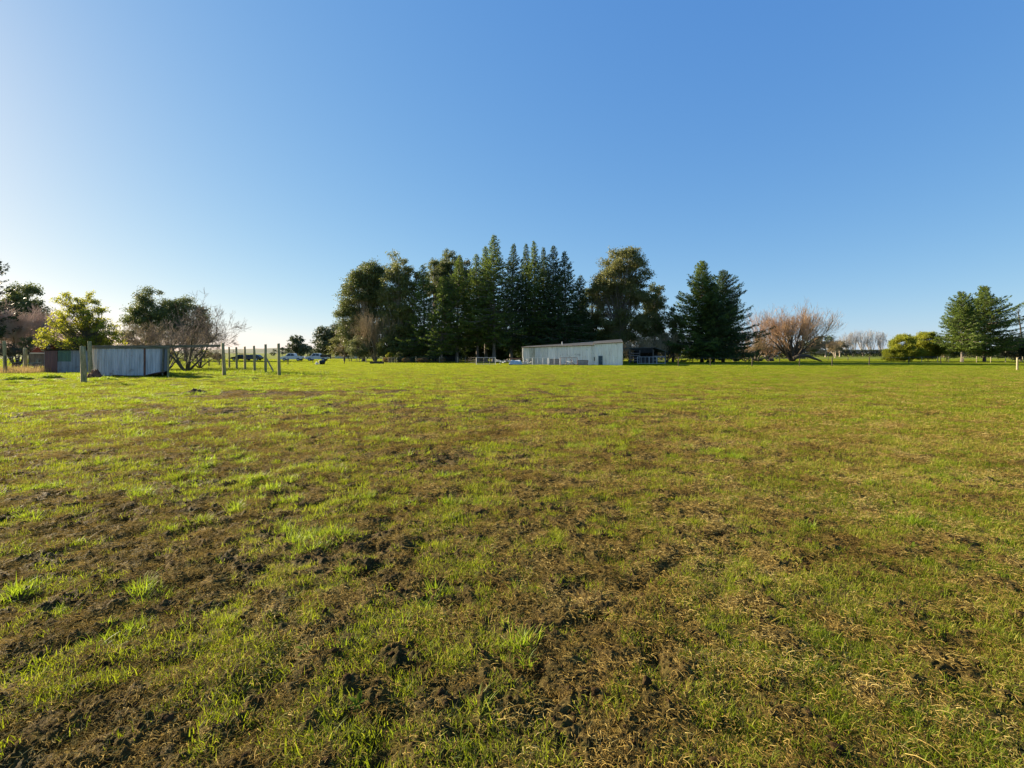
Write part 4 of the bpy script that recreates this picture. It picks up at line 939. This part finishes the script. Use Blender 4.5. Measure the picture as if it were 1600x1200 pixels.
# --- metal pen panels and gates
def pen_panel(loc, w, h, label, nv=4, rails=5, rz=0.0, group='grey metal pen panels', mat='galv', mesh=True, name='pen_panel'):
    t = thing(name, loc, label, 'gate', group, rz); r = .022
    m = MB(); m.tube([(0, 0, .05), (0, 0, h)], r * 1.5, 6); m.tube([(w, 0, .05), (w, 0, h)], r * 1.5, 6); m.tube([(0, 0, h), (w, 0, h)], r * 1.3, 6); m.tube([(0, 0, .12), (w, 0, .12)], r, 6)
    m.build('frame', M[mat], t)
    for k in range(1, nv):
        m = MB(); m.tube([(w * k / nv, 0, .1), (w * k / nv, 0, h)], r * 1.1, 6); m.build('upright', M[mat], t)
    m = MB()
    for k in range(rails): m.tube([(0, .01, .12 + (h - .2) * (k + .5) / rails), (w, .01, .12 + (h - .2) * (k + .5) / rails)], .008, 4)
    for k in range(int(w / .16)): m.tube([(.16 * k + .08, .012, .12), (.16 * k + .08, .012, h)], .005, 3)
    m.build('mesh_wires', M['wire'], t)
    return t
def P_(px, Y): return ((px - 800) / FPX * Y, Y, 0)
sp = lambda a, b, Y: (b - a) / FPX * Y
pen_panel(P_(744.5, 74), sp(744.5, 756, 74), 1.15, 'mesh panel at the left end of the yard, beneath the conifer trunks', 1)
pen_panel(P_(756, 74), sp(756, 765, 74), 1.15, 'mesh panel second from the left end of the yard', 1)
pen_panel(P_(765, 74), sp(765, 774, 74), 1.15, 'mesh panel just left of the heap of bright scrap', 1)
pen_panel(P_(818, 74.5), sp(818, 832, 74.5), 1.1, 'grey panel with a square frame at the low end of the shed', 2)
pen_panel(P_(832, 73.5), sp(832, 856, 73.5), 1.1, 'wide grey panel in front of the low part of the shed wall', 3)
pen_panel(P_(857, 72.5), sp(857, 875, 72.5), 1.1, 'grey panel in front of the middle of the shed wall', 2)
pen_panel(P_(876, 71.6), sp(876, 902, 71.6), 1.15, 'dark railed panel left of the brown boards', 3, mat='rust')
pen_panel(P_(996, 80), sp(996, 1014, 80), 1.2, 'grey panel in front of the open shelter, left of the others', 3)
pen_panel(P_(1014.5, 80), sp(1014.5, 1026, 80), 1.2, 'grey panel in the middle in front of the open shelter', 2)
pen_panel(P_(1026.5, 80), sp(1026.5, 1039, 80), 1.2, 'grey panel at the right end in front of the open shelter', 1)
pen_panel(P_(607, 89), sp(607, 617, 89), 1.0, 'little pale wooden rail gate near the rusty shrubs', 2, rails=3, mat='post_new', group=None, name='rail_gate')
# scrap, covered load, boards
def trailer():
    Y = 74; t = thing('covered_load', P_(795, Y), 'low load under a pale blue sheet left of the shed', 'load'); w = sp(795, 817, Y)
    rs = np.random.RandomState(3); nx, ny = 22, 12; V = []
    for j in range(ny):
        for i in range(nx):
            u, v = i / (nx - 1), j / (ny - 1); e = min(1, 6 * min(u, 1 - u)) * min(1, 5 * min(v, 1 - v))
            V.append((u * w, v * 1.5, .08 + e ** .6 * (.62 + .12 * math.sin(u * 5 + 1) * math.cos(v * 3) + rs.normal(0, .015))))
    idx = np.arange(nx * ny).reshape(ny, nx); F = np.stack([idx[:-1, :-1], idx[:-1, 1:], idx[1:, 1:], idx[1:, :-1]], -1).reshape(-1, 4)
    link('sheet', mesh_np('sheet', V, F, M['tarp'], True), t)
    m = MB(); m.box((w / 2, .75, .05), (w * .98, 1.5, .1)); m.build('base', M['wood_brown'], t)
    m = MB(); m.box((w / 2, 1.6, .98), (w * .95, .06, .12)); m.build('top_rail', M['rust'], t)
    for q in (.02, .98): 
        m = MB(); m.box((w * q, 1.6, .5), (.07, .07, 1.0)); m.build('stake', M['post'], t)
trailer()
def boards(px, w_px, Y, h, n, label, mat, name, seed):
    rs = np.random.RandomState(seed); t = thing(name, P_(px, Y), label, 'boards'); w = sp(0, w_px, Y)
    for i in range(n):
        m = MB(); m.box((w / 2 + rs.normal(0, .03), rs.normal(0, .015), .12 + (h - .12) * i / max(1, n - 1)), (w * rs.uniform(.94, 1), .05, (h / n) * .88), ry=rs.normal(0, .012)); m.build('board', M[mat], t)
    for q in (.05, .95):
        m = MB(); m.box((w * q, .06, h * .52), (.08, .06, h * 1.05)); m.build('upright', M[mat], t)
boards(902, 17, 71.2, .72, 4, 'low pen side of weathered brown boards against the shed', 'wood_brown', 'board_pen', 1)
boards(859, 15, 73.6, .85, 5, 'stack of upright brown boards behind the grey panels', 'wood_brown', 'board_stack', 2)
def scrap(px, Y, label, seed, n, w, name='scrap_heap'):
    rs = np.random.RandomState(seed); t = thing(name, P_(px, Y), label, 'scrap heap')
    for i in range(n):
        m = MB(); a = rs.uniform(-.6, .6); m.box((rs.uniform(-w, w) / 2, rs.uniform(-.4, .4), rs.uniform(.12, .75)), (rs.uniform(.25, .9), .05, rs.uniform(.06, .22)), rz=rs.uniform(-1, 1), ry=a)
        m.build('offcut', M[['white_paint', 'galv', 'wood_brown', 'tarp'][rs.randint(4)]], t)
scrap(785, 74.5, 'heap of pale timber and metal scrap left of the blue sheet', 5, 16, 1.7)
scrap(888, 72.4, 'pale boards and rails jumbled behind the dark panel', 6, 9, 1.6)
scrap(826, 76, 'pale odds and ends inside the square framed panel', 7, 6, .9)

# --- posts
def post_mesh(h, r, mat, rs, sq=False, name='post', lean=0.0, parent=None, loc=None):
    n = 9; V = []; F = []; zs = [-.25, 0, h * .33, h * .66, h - .02, h]
    for j, z in enumerate(zs):
        for k in range(n):
            a = 2 * PI * k / n; rr = r * (1 + .07 * rs.normal()) * (1 - .10 * max(z, 0) / h) * (.82 if j == len(zs) - 1 else 1)
            V.append((math.cos(a) * rr + lean * max(z, 0), math.sin(a) * rr, z + (.025 * rs.normal() if j == len(zs) - 1 else 0)))
    for j in range(len(zs) - 1):
        for k in range(n): F.append((j * n + k, j * n + (k + 1) % n, (j + 1) * n + (k + 1) % n, (j + 1) * n + k))
    F.append(tuple((len(zs) - 1) * n + k for k in range(n)))
    me = bpy.data.meshes.new(name); me.from_pydata(V, [], F); me.materials.append(M[mat]); me.update()
    for p in me.polygons[:-1]: p.use_smooth = True
    o = link(name, me, parent, loc); return o
rs = np.random.RandomState(12)
def post(px, by, ty, label, r=.09, lean=0.0, mat='post', group=None, name='fence_post'):
    Y = EYE * FPX / (by - HOR); x = (px - 800) / FPX * Y; z = gz(x, Y); h = EYE + (HOR - ty) / FPX * Y - z
    o = post_mesh(h, r, mat, rs, name=name, lean=lean); o.location = (x, Y, z); tag(o, label, 'post', group); return o
GP = 'old wooden posts of the abandoned yard fence'
post(131, 599.5, 541, 'thick grey post in front of the tin shed, nearest the camera', .15, -.03, group=GP)
post(142, 590, 533.5, 'lichen green post at the left corner of the tin shed', .14, -.04, group=GP)
post(350.5, 588.4, 536.4, 'tall leaning post at the left end of the row of bare posts', .13, -.045, group=GP)
GQ = 'row of tall bare posts left of centre'
for px, by, ty, lab, r in [(358.5, 574.6, 542, 'farthest post of the row, second from its left end', .11), (370, 576, 542.5, 'post third from the left in the row of bare posts', .12), (383, 578, 541.5, 'post fourth from the left, the middle of the row of bare posts', .12), (398, 580, 540.5, 'post in front of the dark car', .12), (415, 582.5, 538.5, 'post with a pale brace leaning on it', .12), (436.5, 588, 537, 'nearest and rightmost post of the row of bare posts', .12)]:
    post(px, by, ty, lab, r, -.02 + .01 * rs.normal(), group=GQ)
post(8.5, 584, 533, 'grey post standing in dry grass at the far left edge', .14, -.04, group=GP)
post(40, 582, 544, 'split mossy post right of the leftmost post', .16, -.02, group=GP)
# brace
Yb = EYE * FPX / (582 - HOR); b0 = at(427.5, 581, Yb - .1); b1 = at(415, 557, Yb - .18); o = MB(); o.tube([b1 - b0, (0, 0, 0)], .07, 7); o = o.build('brace_pole', M['post_new'], None, b0); tag(o, 'pale slanting brace pole leaning against a tall post', 'pole')
# rail from the tin shed to the leaning post
Yr = 36.4; a0 = at(262, 541.5, 36.5); a1 = at(349, 540.5, 36.9); m = MB(); m.box(((a1 - a0).x / 2, .2, (a1.z - a0.z) / 2), ((a1 - a0).x, .06, .17), ry=-math.atan2(a1.z - a0.z, (a1 - a0).x)); o = m.build('top_rail', M['plank'], None, a0 + Vector((0, -.25, 0)), bevel=.01); tag(o, 'mossy plank rail running from the tin shed to the leaning post', 'rail')
post(1589.5, 579, 558.6, 'pale new post standing alone at the right edge of the paddock', .085, 0, 'post_new')
GS = 'short dark posts scattered across the back paddock'
for px, by, ty, lab in [(326.5, 572.5, 560.5, 'short post in front of the yellow ball bush'), (342.7, 570.5, 558, 'short post in front of the grey rounded bush'), (450, 569.5, 560, 'short post in front of the left white pickup'), (489, 567, 562, 'tiny post stub between pickup and black drum'), (538, 569, 553.5, 'thin dark post left of the pale green shrub')]:
    post(px, by, ty, lab, .075, 0, 'bark_dark', GS)
# stake by the lean-to
post(58.5, 577, 561.5, 'pale thin stake left of the lean-to', .07, 0, 'post_new')
post(64, 575, 564, 'short pale stake between thin stake and lean-to', .05, 0, 'post')

# --- wire fences
def wire_fence(pts, label, h=1.1, wires=4, r=.06, mat='post', rw=.006, group='wire fences around the paddock'):
    p0 = Vector((pts[0][0], pts[0][1], 0)); t = thing('wire_fence', p0, label, 'fence', group)
    for (x, y) in pts:
        post_mesh(h * rs.uniform(.92, 1.08), r * rs.uniform(.85, 1.2), mat, rs, name='post', lean=rs.normal(0, .02), parent=t, loc=(x - p0.x, y - p0.y, 0))
    for k in range(wires):
        m = MB(); z = h * (.2 + .75 * k / max(1, wires - 1)); m.tube([(x - p0.x, y - p0.y - .07, z) for x, y in pts], rw, 4); m.build('wire', M['wire'], t)
def gp(px, Y): return ((px - 800) / FPX * Y, Y)
wire_fence([gp(q, 90) for q in (538, 572, 598, 620, 650, 687, 715, 727)] + [gp(744, 78)], 'wire fence along the foot of the belt left of the yard', 1.15, mat='post_new')
wire_fence([gp(q, 97) for q in (1050, 1065, 1082, 1105, 1128, 1150, 1170, 1185, 1200, 1218)], 'wire fence beneath the three conifers', 1.0, mat='bark_dark')
wire_fence([gp(1060, 66), gp(1110, 66), gp(1175, 66), gp(1249, 65.5), gp(1300, 68), gp(1358, 72), gp(1420, 78), gp(1470, 84)], 'single strand fence across the shaded strip on the right', 1.2, 2, mat='bark_dark')
wire_fence([gp(q, 95 - (q - 1465) * .03) for q in (1440, 1465, 1482, 1505, 1526, 1548, 1571, 1598, 1625)], 'wire fence with pale posts beneath the spreading conifers', 1.15, mat='post_new')
wire_fence([gp(q, 118) for q in (1250, 1294, 1325, 1358, 1390)], 'fence with dark posts in the field before the hedge', 1.0, mat='bark_dark')
wire_fence([gp(-20, 42), gp(8.5, 42.4), gp(20, 47), gp(30, 52), gp(45, 58)], 'sagging wire fence from the leftmost post towards the red house', 1.5, 5, mat='bark_moss', rw=.012)

# --- vehicles
def pickup(px, Y, label, paint, rz=PI, kind='pickup', L=5.3, group=None):
    t = thing('parked_' + ('pickup' if kind == 'pickup' else 'car'), P_(px, Y), label, 'pickup' if kind == 'pickup' else 'car', group, rz)
    W = 1.75
    # nose at +x
    if kind == 'pickup':
        low = [(-2.62, .62), (-2.62, 1.12), (-.75, 1.14), (-.70, 1.12), (1.15, 1.14), (2.35, 1.02), (2.60, .86), (2.64, .5), (2.3, .38), (-2.3, .42)]
        cab = [(-.78, 1.12), (-.62, 1.72), (-.35, 1.80), (.65, 1.80), (.95, 1.70), (1.50, 1.13)]
    else:
        low = [(-2.2, .45), (-2.28, .85), (-1.9, 1.0), (1.0, 1.0), (2.05, .86), (2.25, .7), (2.25, .4), (-2.0, .3)]
        cab = [(-2.0, .98), (-1.5, 1.42), (-1.0, 1.50), (.2, 1.50), (.5, 1.42), (1.15, .99)]
    def shell(prof, w0, w1, zs):
        m = MB(); n = len(prof); ring = []
        for yy, k in ((-w0, 0), (w0, 1)):
            for x, z in prof:
                f = (z - zs) / .7 if z > zs else 0; ww = w0 + (w1 - w0) * max(0, min(1, f)); ring.append((x, ww * (1 if k else -1), z))
        m.add(ring, [tuple(range(n)), tuple(range(2 * n - 1, n - 1, -1))] + [(i, i + n, (i + 1) % n + n, (i + 1) % n) for i in range(n)]); return m
    b = shell(low, W / 2, W / 2 - .04, .9).build('body', M[paint], t, bevel=.05, smooth=False)
    c = shell(cab, W / 2 - .06, W / 2 - .24, 1.12).build('cab', M[paint], t, bevel=.04)
    if kind == 'pickup':
        m = MB(); m.box((-1.7, 0, 1.06), (1.7, 1.5, .2)); m.build('tray_liner', M['black_plastic'], t)
        wins = [[(-.62, 1.20), (-.50, 1.66), (.15, 1.70), (.15, 1.20)], [(.22, 1.20), (.22, 1.70), (.72, 1.70), (1.28, 1.20)]]
    else: wins = [[(-1.7, 1.04), (-1.25, 1.38), (-.3, 1.42), (-.3, 1.04)], [(-.22, 1.04), (-.22, 1.42), (.2, 1.42), (.85, 1.04)]]
    for w in wins:
        for sg in (-1, 1):
            def yy(z): z0_ = 1.12; return sg * (W / 2 - .06 - .18 * max(0, (z - z0_) / .7) + .012)
            m = MB(); n = len(w); m.add([(x, yy(z), z) for x, z in w] + [(x, yy(z) - sg * .02, z) for x, z in w], [tuple(range(n)), tuple(range(2 * n - 1, n - 1, -1))] + [(i, i + n, (i + 1) % n + n, (i + 1) % n) for i in range(n)]); m.build('side_window', M['glass'], t)
    xa, xb = (1.0, 1.47) if kind == 'pickup' else (.52, 1.1)
    za, zb = (1.67, 1.17) if kind == 'pickup' else (1.42, 1.02)
    m = MB(); m.add([(xa + .03, -.58, za), (xa + .03, .58, za), (xb + .03, .72, zb), (xb + .03, -.72, zb)], [(0, 1, 2, 3)]); m.build('windscreen', M['glass'], t)
    for sx in (-1.6, 1.62) if kind == 'pickup' else (-1.35, 1.4):
        for sg in (-1, 1):
            R_ = .38 if kind == 'pickup' else .32
            m = MB(); m.tube([(sx, sg * (W / 2 - .20), R_), (sx, sg * (W / 2 - .17), R_), (sx, sg * (W / 2 + .0), R_), (sx, sg * (W / 2 + .03), R_)], [R_ * .8, R_, R_, R_ * .85], 20); wl = m.build('wheel', M['rubber'], t, smooth=False)
            m = MB(); m.tube([(sx, sg * (W / 2 + .02), R_), (sx, sg * (W / 2 + .045), R_)], [R_ * .6, R_ * .52], 14); m.build('rim', M['galv'], wl)
    for sg in (-1, 1):
        m = MB(); m.box((2.55 if kind == 'pickup' else 2.16, sg * .62, .82 if kind == 'pickup' else .72), (.12, .3, .14)); m.build('headlight', M['white_paint'], t, bevel=.02)
        m = MB(); m.box((1.02 if kind == 'pickup' else .7, sg * (W / 2 + .06), 1.2 if kind == 'pickup' else 1.02), (.1, .18, .16)); m.build('mirror', M[paint], t, bevel=.02)
    m = MB(); m.box((2.6 if kind == 'pickup' else 2.2, 0, .5), (.14, W * .96, .2)); m.build('bumper', M['black_plastic' if kind != 'pickup' else paint], t, bevel=.03)
    return t
pickup(457.5, 113, 'white pickup parked on the left, nose to the left', 'car_white', group='white pickups parked beyond the paddock')
t2 = pickup(496.5, 114, 'white pickup on the right with a dark tray end', 'car_white', group='white pickups parked beyond the paddock')
m = MB(); m.box((-1.75, 0, 1.15), (1.75, 1.8, .75)); m.build('tray_load', M['conifer_dark'] if False else M['bark_dark'], t2, bevel=.1)
pickup(395, 118, 'dark blue car parked behind the row of bare posts', 'car_blue', kind='car')
pickup(377, 121, 'low dark grey car half hidden left of the dark blue one', 'rubber', kind='car')

# --- small things on the paddock
def drum():
    p = at(503.5, 570); t = thing('black_drum', (p.x, p.y, 0), 'black plastic drum lying open on the far grass', 'drum', rz=.4)
    m = MB(); m.tube([(-.42, 0, .34), (-.36, 0, .36), (0, 0, .37), (.36, 0, .36), (.42, 0, .34)], [.30, .34, .36, .34, .31], 18); m.build('barrel', M['black_plastic'], t, smooth=True)
    m = MB(); m.tube([(-.44, 0, .34), (-.40, 0, .34)], .33, 18); m.build('rim', M['galv'], t)
    m = MB(); m.box((-.75, -.1, .18), (.5, .04, .4), ry=.6, rz=.3); m.build('lid', M['galv'], t)
drum()
def trough():
    p = at(589, 568.5); w = sp(579, 599, p.y); m = MB(); t = thing('water_trough', (p.x, p.y, 0), 'long low dark water trough on the far grass', 'trough')
    m.prism([(-w / 2, .0), (w / 2, 0), (w / 2 + .06, .36), (-w / 2 - .06, .36)], -.3, -.24); m.prism([(-w / 2, .0), (w / 2, 0), (w / 2 + .06, .36), (-w / 2 - .06, .36)], .24, .3)
    m.prism([(-w / 2, 0), (-w / 2 + .05, 0), (-w / 2, .36), (-w / 2 - .055, .36)], -.238, .238); m.prism([(w / 2 - .05, 0), (w / 2, 0), (w / 2 + .055, .36), (w / 2, .36)], -.238, .238)
    m.build('basin', M['bark_dark'], t); m = MB(); m.box((0, 0, .28), (w - .1, .47, .02)); m.build('water', M['glass'], t)
trough()
def heap(px, py, w, h, label, mat, seed, name='dung_heap', cat='heap', bits='g_straw'):
    p = at(px, py); rs = np.random.RandomState(seed); n = 40; g = np.linspace(-1, 1, n); X, Y = np.meshgrid(g, g); r = np.hypot(X, Y)
    Z = np.maximum(0, 1 - r ** 2) ** .7 * h * (1 + 1.1 * fbm(X * 2.2, Y * 2.2, seed, 4)) + .05 * np.abs(fbm(X * 7, Y * 7, seed + 1, 3)) * (r < 1) - .04
    V = np.stack([X * w / 2, Y * w / 2.4, Z], -1).reshape(-1, 3); idx = np.arange(n * n).reshape(n, n); F = np.stack([idx[:-1, :-1], idx[:-1, 1:], idx[1:, 1:], idx[1:, :-1]], -1).reshape(-1, 4)
    t = thing(name, (p.x, p.y, gz(p.x, p.y)), label, cat); link('mound', mesh_np('mound', V, F, M[mat], True), t)
    k = rs.randint(0, len(V), 2600 if bits == 'g_tuft' else 600); k = k[V[k, 2] > .0]; v, f = blades(rs, len(k), .02, .06, .22, .012, .5, .9, 3) if bits == 'g_tuft' else litter(rs, len(k), .01, .05, .16, .01, .02); v = v.reshape(len(k), -1, 3) + V[k][:, None, :]; link('loose_stems', mesh_np('loose_stems', v.reshape(-1, 3), f, M[bits]), t)
heap(305, 615, 1.15, .15, 'dark heap of dung and old straw on bare ground', 'dung', 21)
heap(78, 592.5, 1.5, .24, 'mossy turf hump in front of the lean-to', 'moss', 22, 'turf_hump', 'hump', 'g_tuft')
heap(30, 595, 1.6, .15, 'low grassy hump near the leftmost posts', 'moss', 23, 'turf_hump', 'hump', 'g_tuft')
heap(148, 592, 1.0, .5, 'rusty brown clump of rubbish at the foot of the green post', 'rust', 24, 'rubbish_heap', 'heap')
heap(163, 596, 1.6, .18, 'grass grown hump before the tin shed', 'moss', 25, 'turf_hump', 'hump', 'g_tuft')
heap(375, 592, 2.6, .12, 'dark earth hump between the leaning post and the nearest post', 'dung', 26, 'earth_hump', 'hump', 'g_tuft')
# white sheet on the ground left of the lean-to
p = at(48, 572, 52); t = thing('metal_sheet', (p.x, p.y, 0), 'bluish white sheet lying on supports left of the lean-to', 'sheet')
m = MB(); m.box((0, 0, .72), (1.5, .8, .03), ry=-.08); m.build('sheet', M['tarp'], t)
for q in (-.6, .6): 
    m = MB(); m.box((q, 0, .34), (.08, .5, .7)); m.build('support', M['wood_brown'], t)
# caravan and far small buildings
def caravan(px, Y, label):
    t = thing('caravan', P_(px, Y), label, 'caravan'); m = MB(); m.prism([(-2.2, .5), (2.0, .5), (2.3, 1.1), (2.1, 2.2), (1.6, 2.5), (-1.6, 2.5), (-2.3, 2.2), (-2.4, 1.2)], -1, 1); m.build('body', M['white_paint'], t, bevel=.08)
    for x in (-1.0, .9): m = MB(); m.box((x, -1.01, 1.6), (1.0, .04, .55)); m.build('window', M['glass'], t)
    for sg in (-1, 1): m = MB(); m.tube([(0, sg * .85, .32), (0, sg * 1.03, .32)], .32, 14); m.build('wheel', M['rubber'], t)
caravan(1204, 165, 'small white caravan seen left of the willow trunk')
t = thing('white_cottage', P_(541, 180), 'low white building behind the pale green shrub', 'house'); m = MB(); m.box((0, 0, 1.0), (7, 4, 2.0)); m.build('wall', M['white_paint'], t)
m = MB(); m.prism([(-3.8, 2.0), (3.8, 2.0), (3.2, 2.6), (-3.2, 2.6)], -2.3, 2.3); m.build('roof', M['tin_white'], t)
# fallen willow limb
m = MB(); Yl = 102; pts = [at(q, z, Yl) for q, z in ((1240, 560), (1250, 556), (1262, 556), (1272, 560), (1284, 564.3))]; o0 = pts[0]; m.tube([p - o0 for p in pts], [.45, .38, .34, .26, .12], 8); o = m.build('fallen_limb', M['bark_dark'], None, o0, smooth=True); tag(o, 'thick fallen limb lying right of the willow base', 'log')
for i, (px, w, lab) in enumerate([(1150, 9, 'dark cut log lying beneath the conifers'), (1187, 7, 'dark stump left of the willow'), (1205, 8, 'dark stump close to the willow base')]):
    Y = 104 + i; m = MB(); L = w * .13; m.tube([(-L / 2, 0, .28), (0, 0, .32), (L / 2, .1, .28)], [.3, .33, .28], 8); o = m.build('cut_log', M['bark_dark'], None, P_(px, Y)); tag(o, lab, 'log', 'logs beyond the right fence')
# dry reeds at the far left, rough grass strip
def reeds(cx, cy, w, dpt, n, label, seed, mat='reed', h=(.3, 1.0), name='dry_reeds'):
    rs = np.random.RandomState(seed); V, F = blades(rs, n, 1.0, h[0], h[1], .022, .22, .6, 3); V = V.reshape(n, -1, 3)
    V[:, :, :2] += (rs.uniform(-1, 1, (n, 1, 2)) * np.array([w, dpt]) / 2); o = link(name, mesh_np(name, V.reshape(-1, 3), F, M[mat]), None, (cx, cy, 0)); tag(o, label, 'reeds', kind='stuff')
p = at(20, 582, 43); reeds(p.x, 43.5, 4.6, 3.5, 2600, 'tall dry yellow grass at the far left', 31)
for (px, Y, w, n, h1) in ((300, 44, 16, 2200, .35), (400, 41, 12, 2400, .42), (100, 37, 14, 3500, .35), (190, 38.5, 8, 500, .5)):
    q = P_(px, Y); reeds(q[0], Y, w, 5 if px != 190 else 1.0, n, 'rough green grass left uncut around the old yard', 40 + px, 'g_tuft', (.10, h1), 'rough_grass')
# hills far away
def hills():
    n = 160; px = np.linspace(60, 620, n); D = 9000.0; s = D / FPX; x = (px - 800) * s
    h = np.interp(px, [60, 200, 330, 370, 400, 425, 445, 520, 620], [20, 60, 95, 105, 92, 80, 30, 15, 5]) + 8 * fbm(px / 22, px * 0 + .3, 9, 3)
    V = np.concatenate([np.stack([x, np.full(n, D), np.full(n, -5.)], -1), np.stack([x, np.full(n, D + 900), h * .7], -1), np.stack([x, np.full(n, D + 1800), h * 1.15], -1), np.stack([x, np.full(n, D + 4000), np.full(n, -5.)], -1)])
    i = np.arange(n - 1); F = np.concatenate([np.stack([i + n * r, i + 1 + n * r, i + 1 + n * (r + 1), i + n * (r + 1)], -1) for r in range(3)])
    o = link('hills', mesh_np('hills', V, F, surf_mat('hill pasture and bush', (.06, .08, .05), (.12, .13, .08), .003, .9), True)); tag(o, kind='structure')
hills()
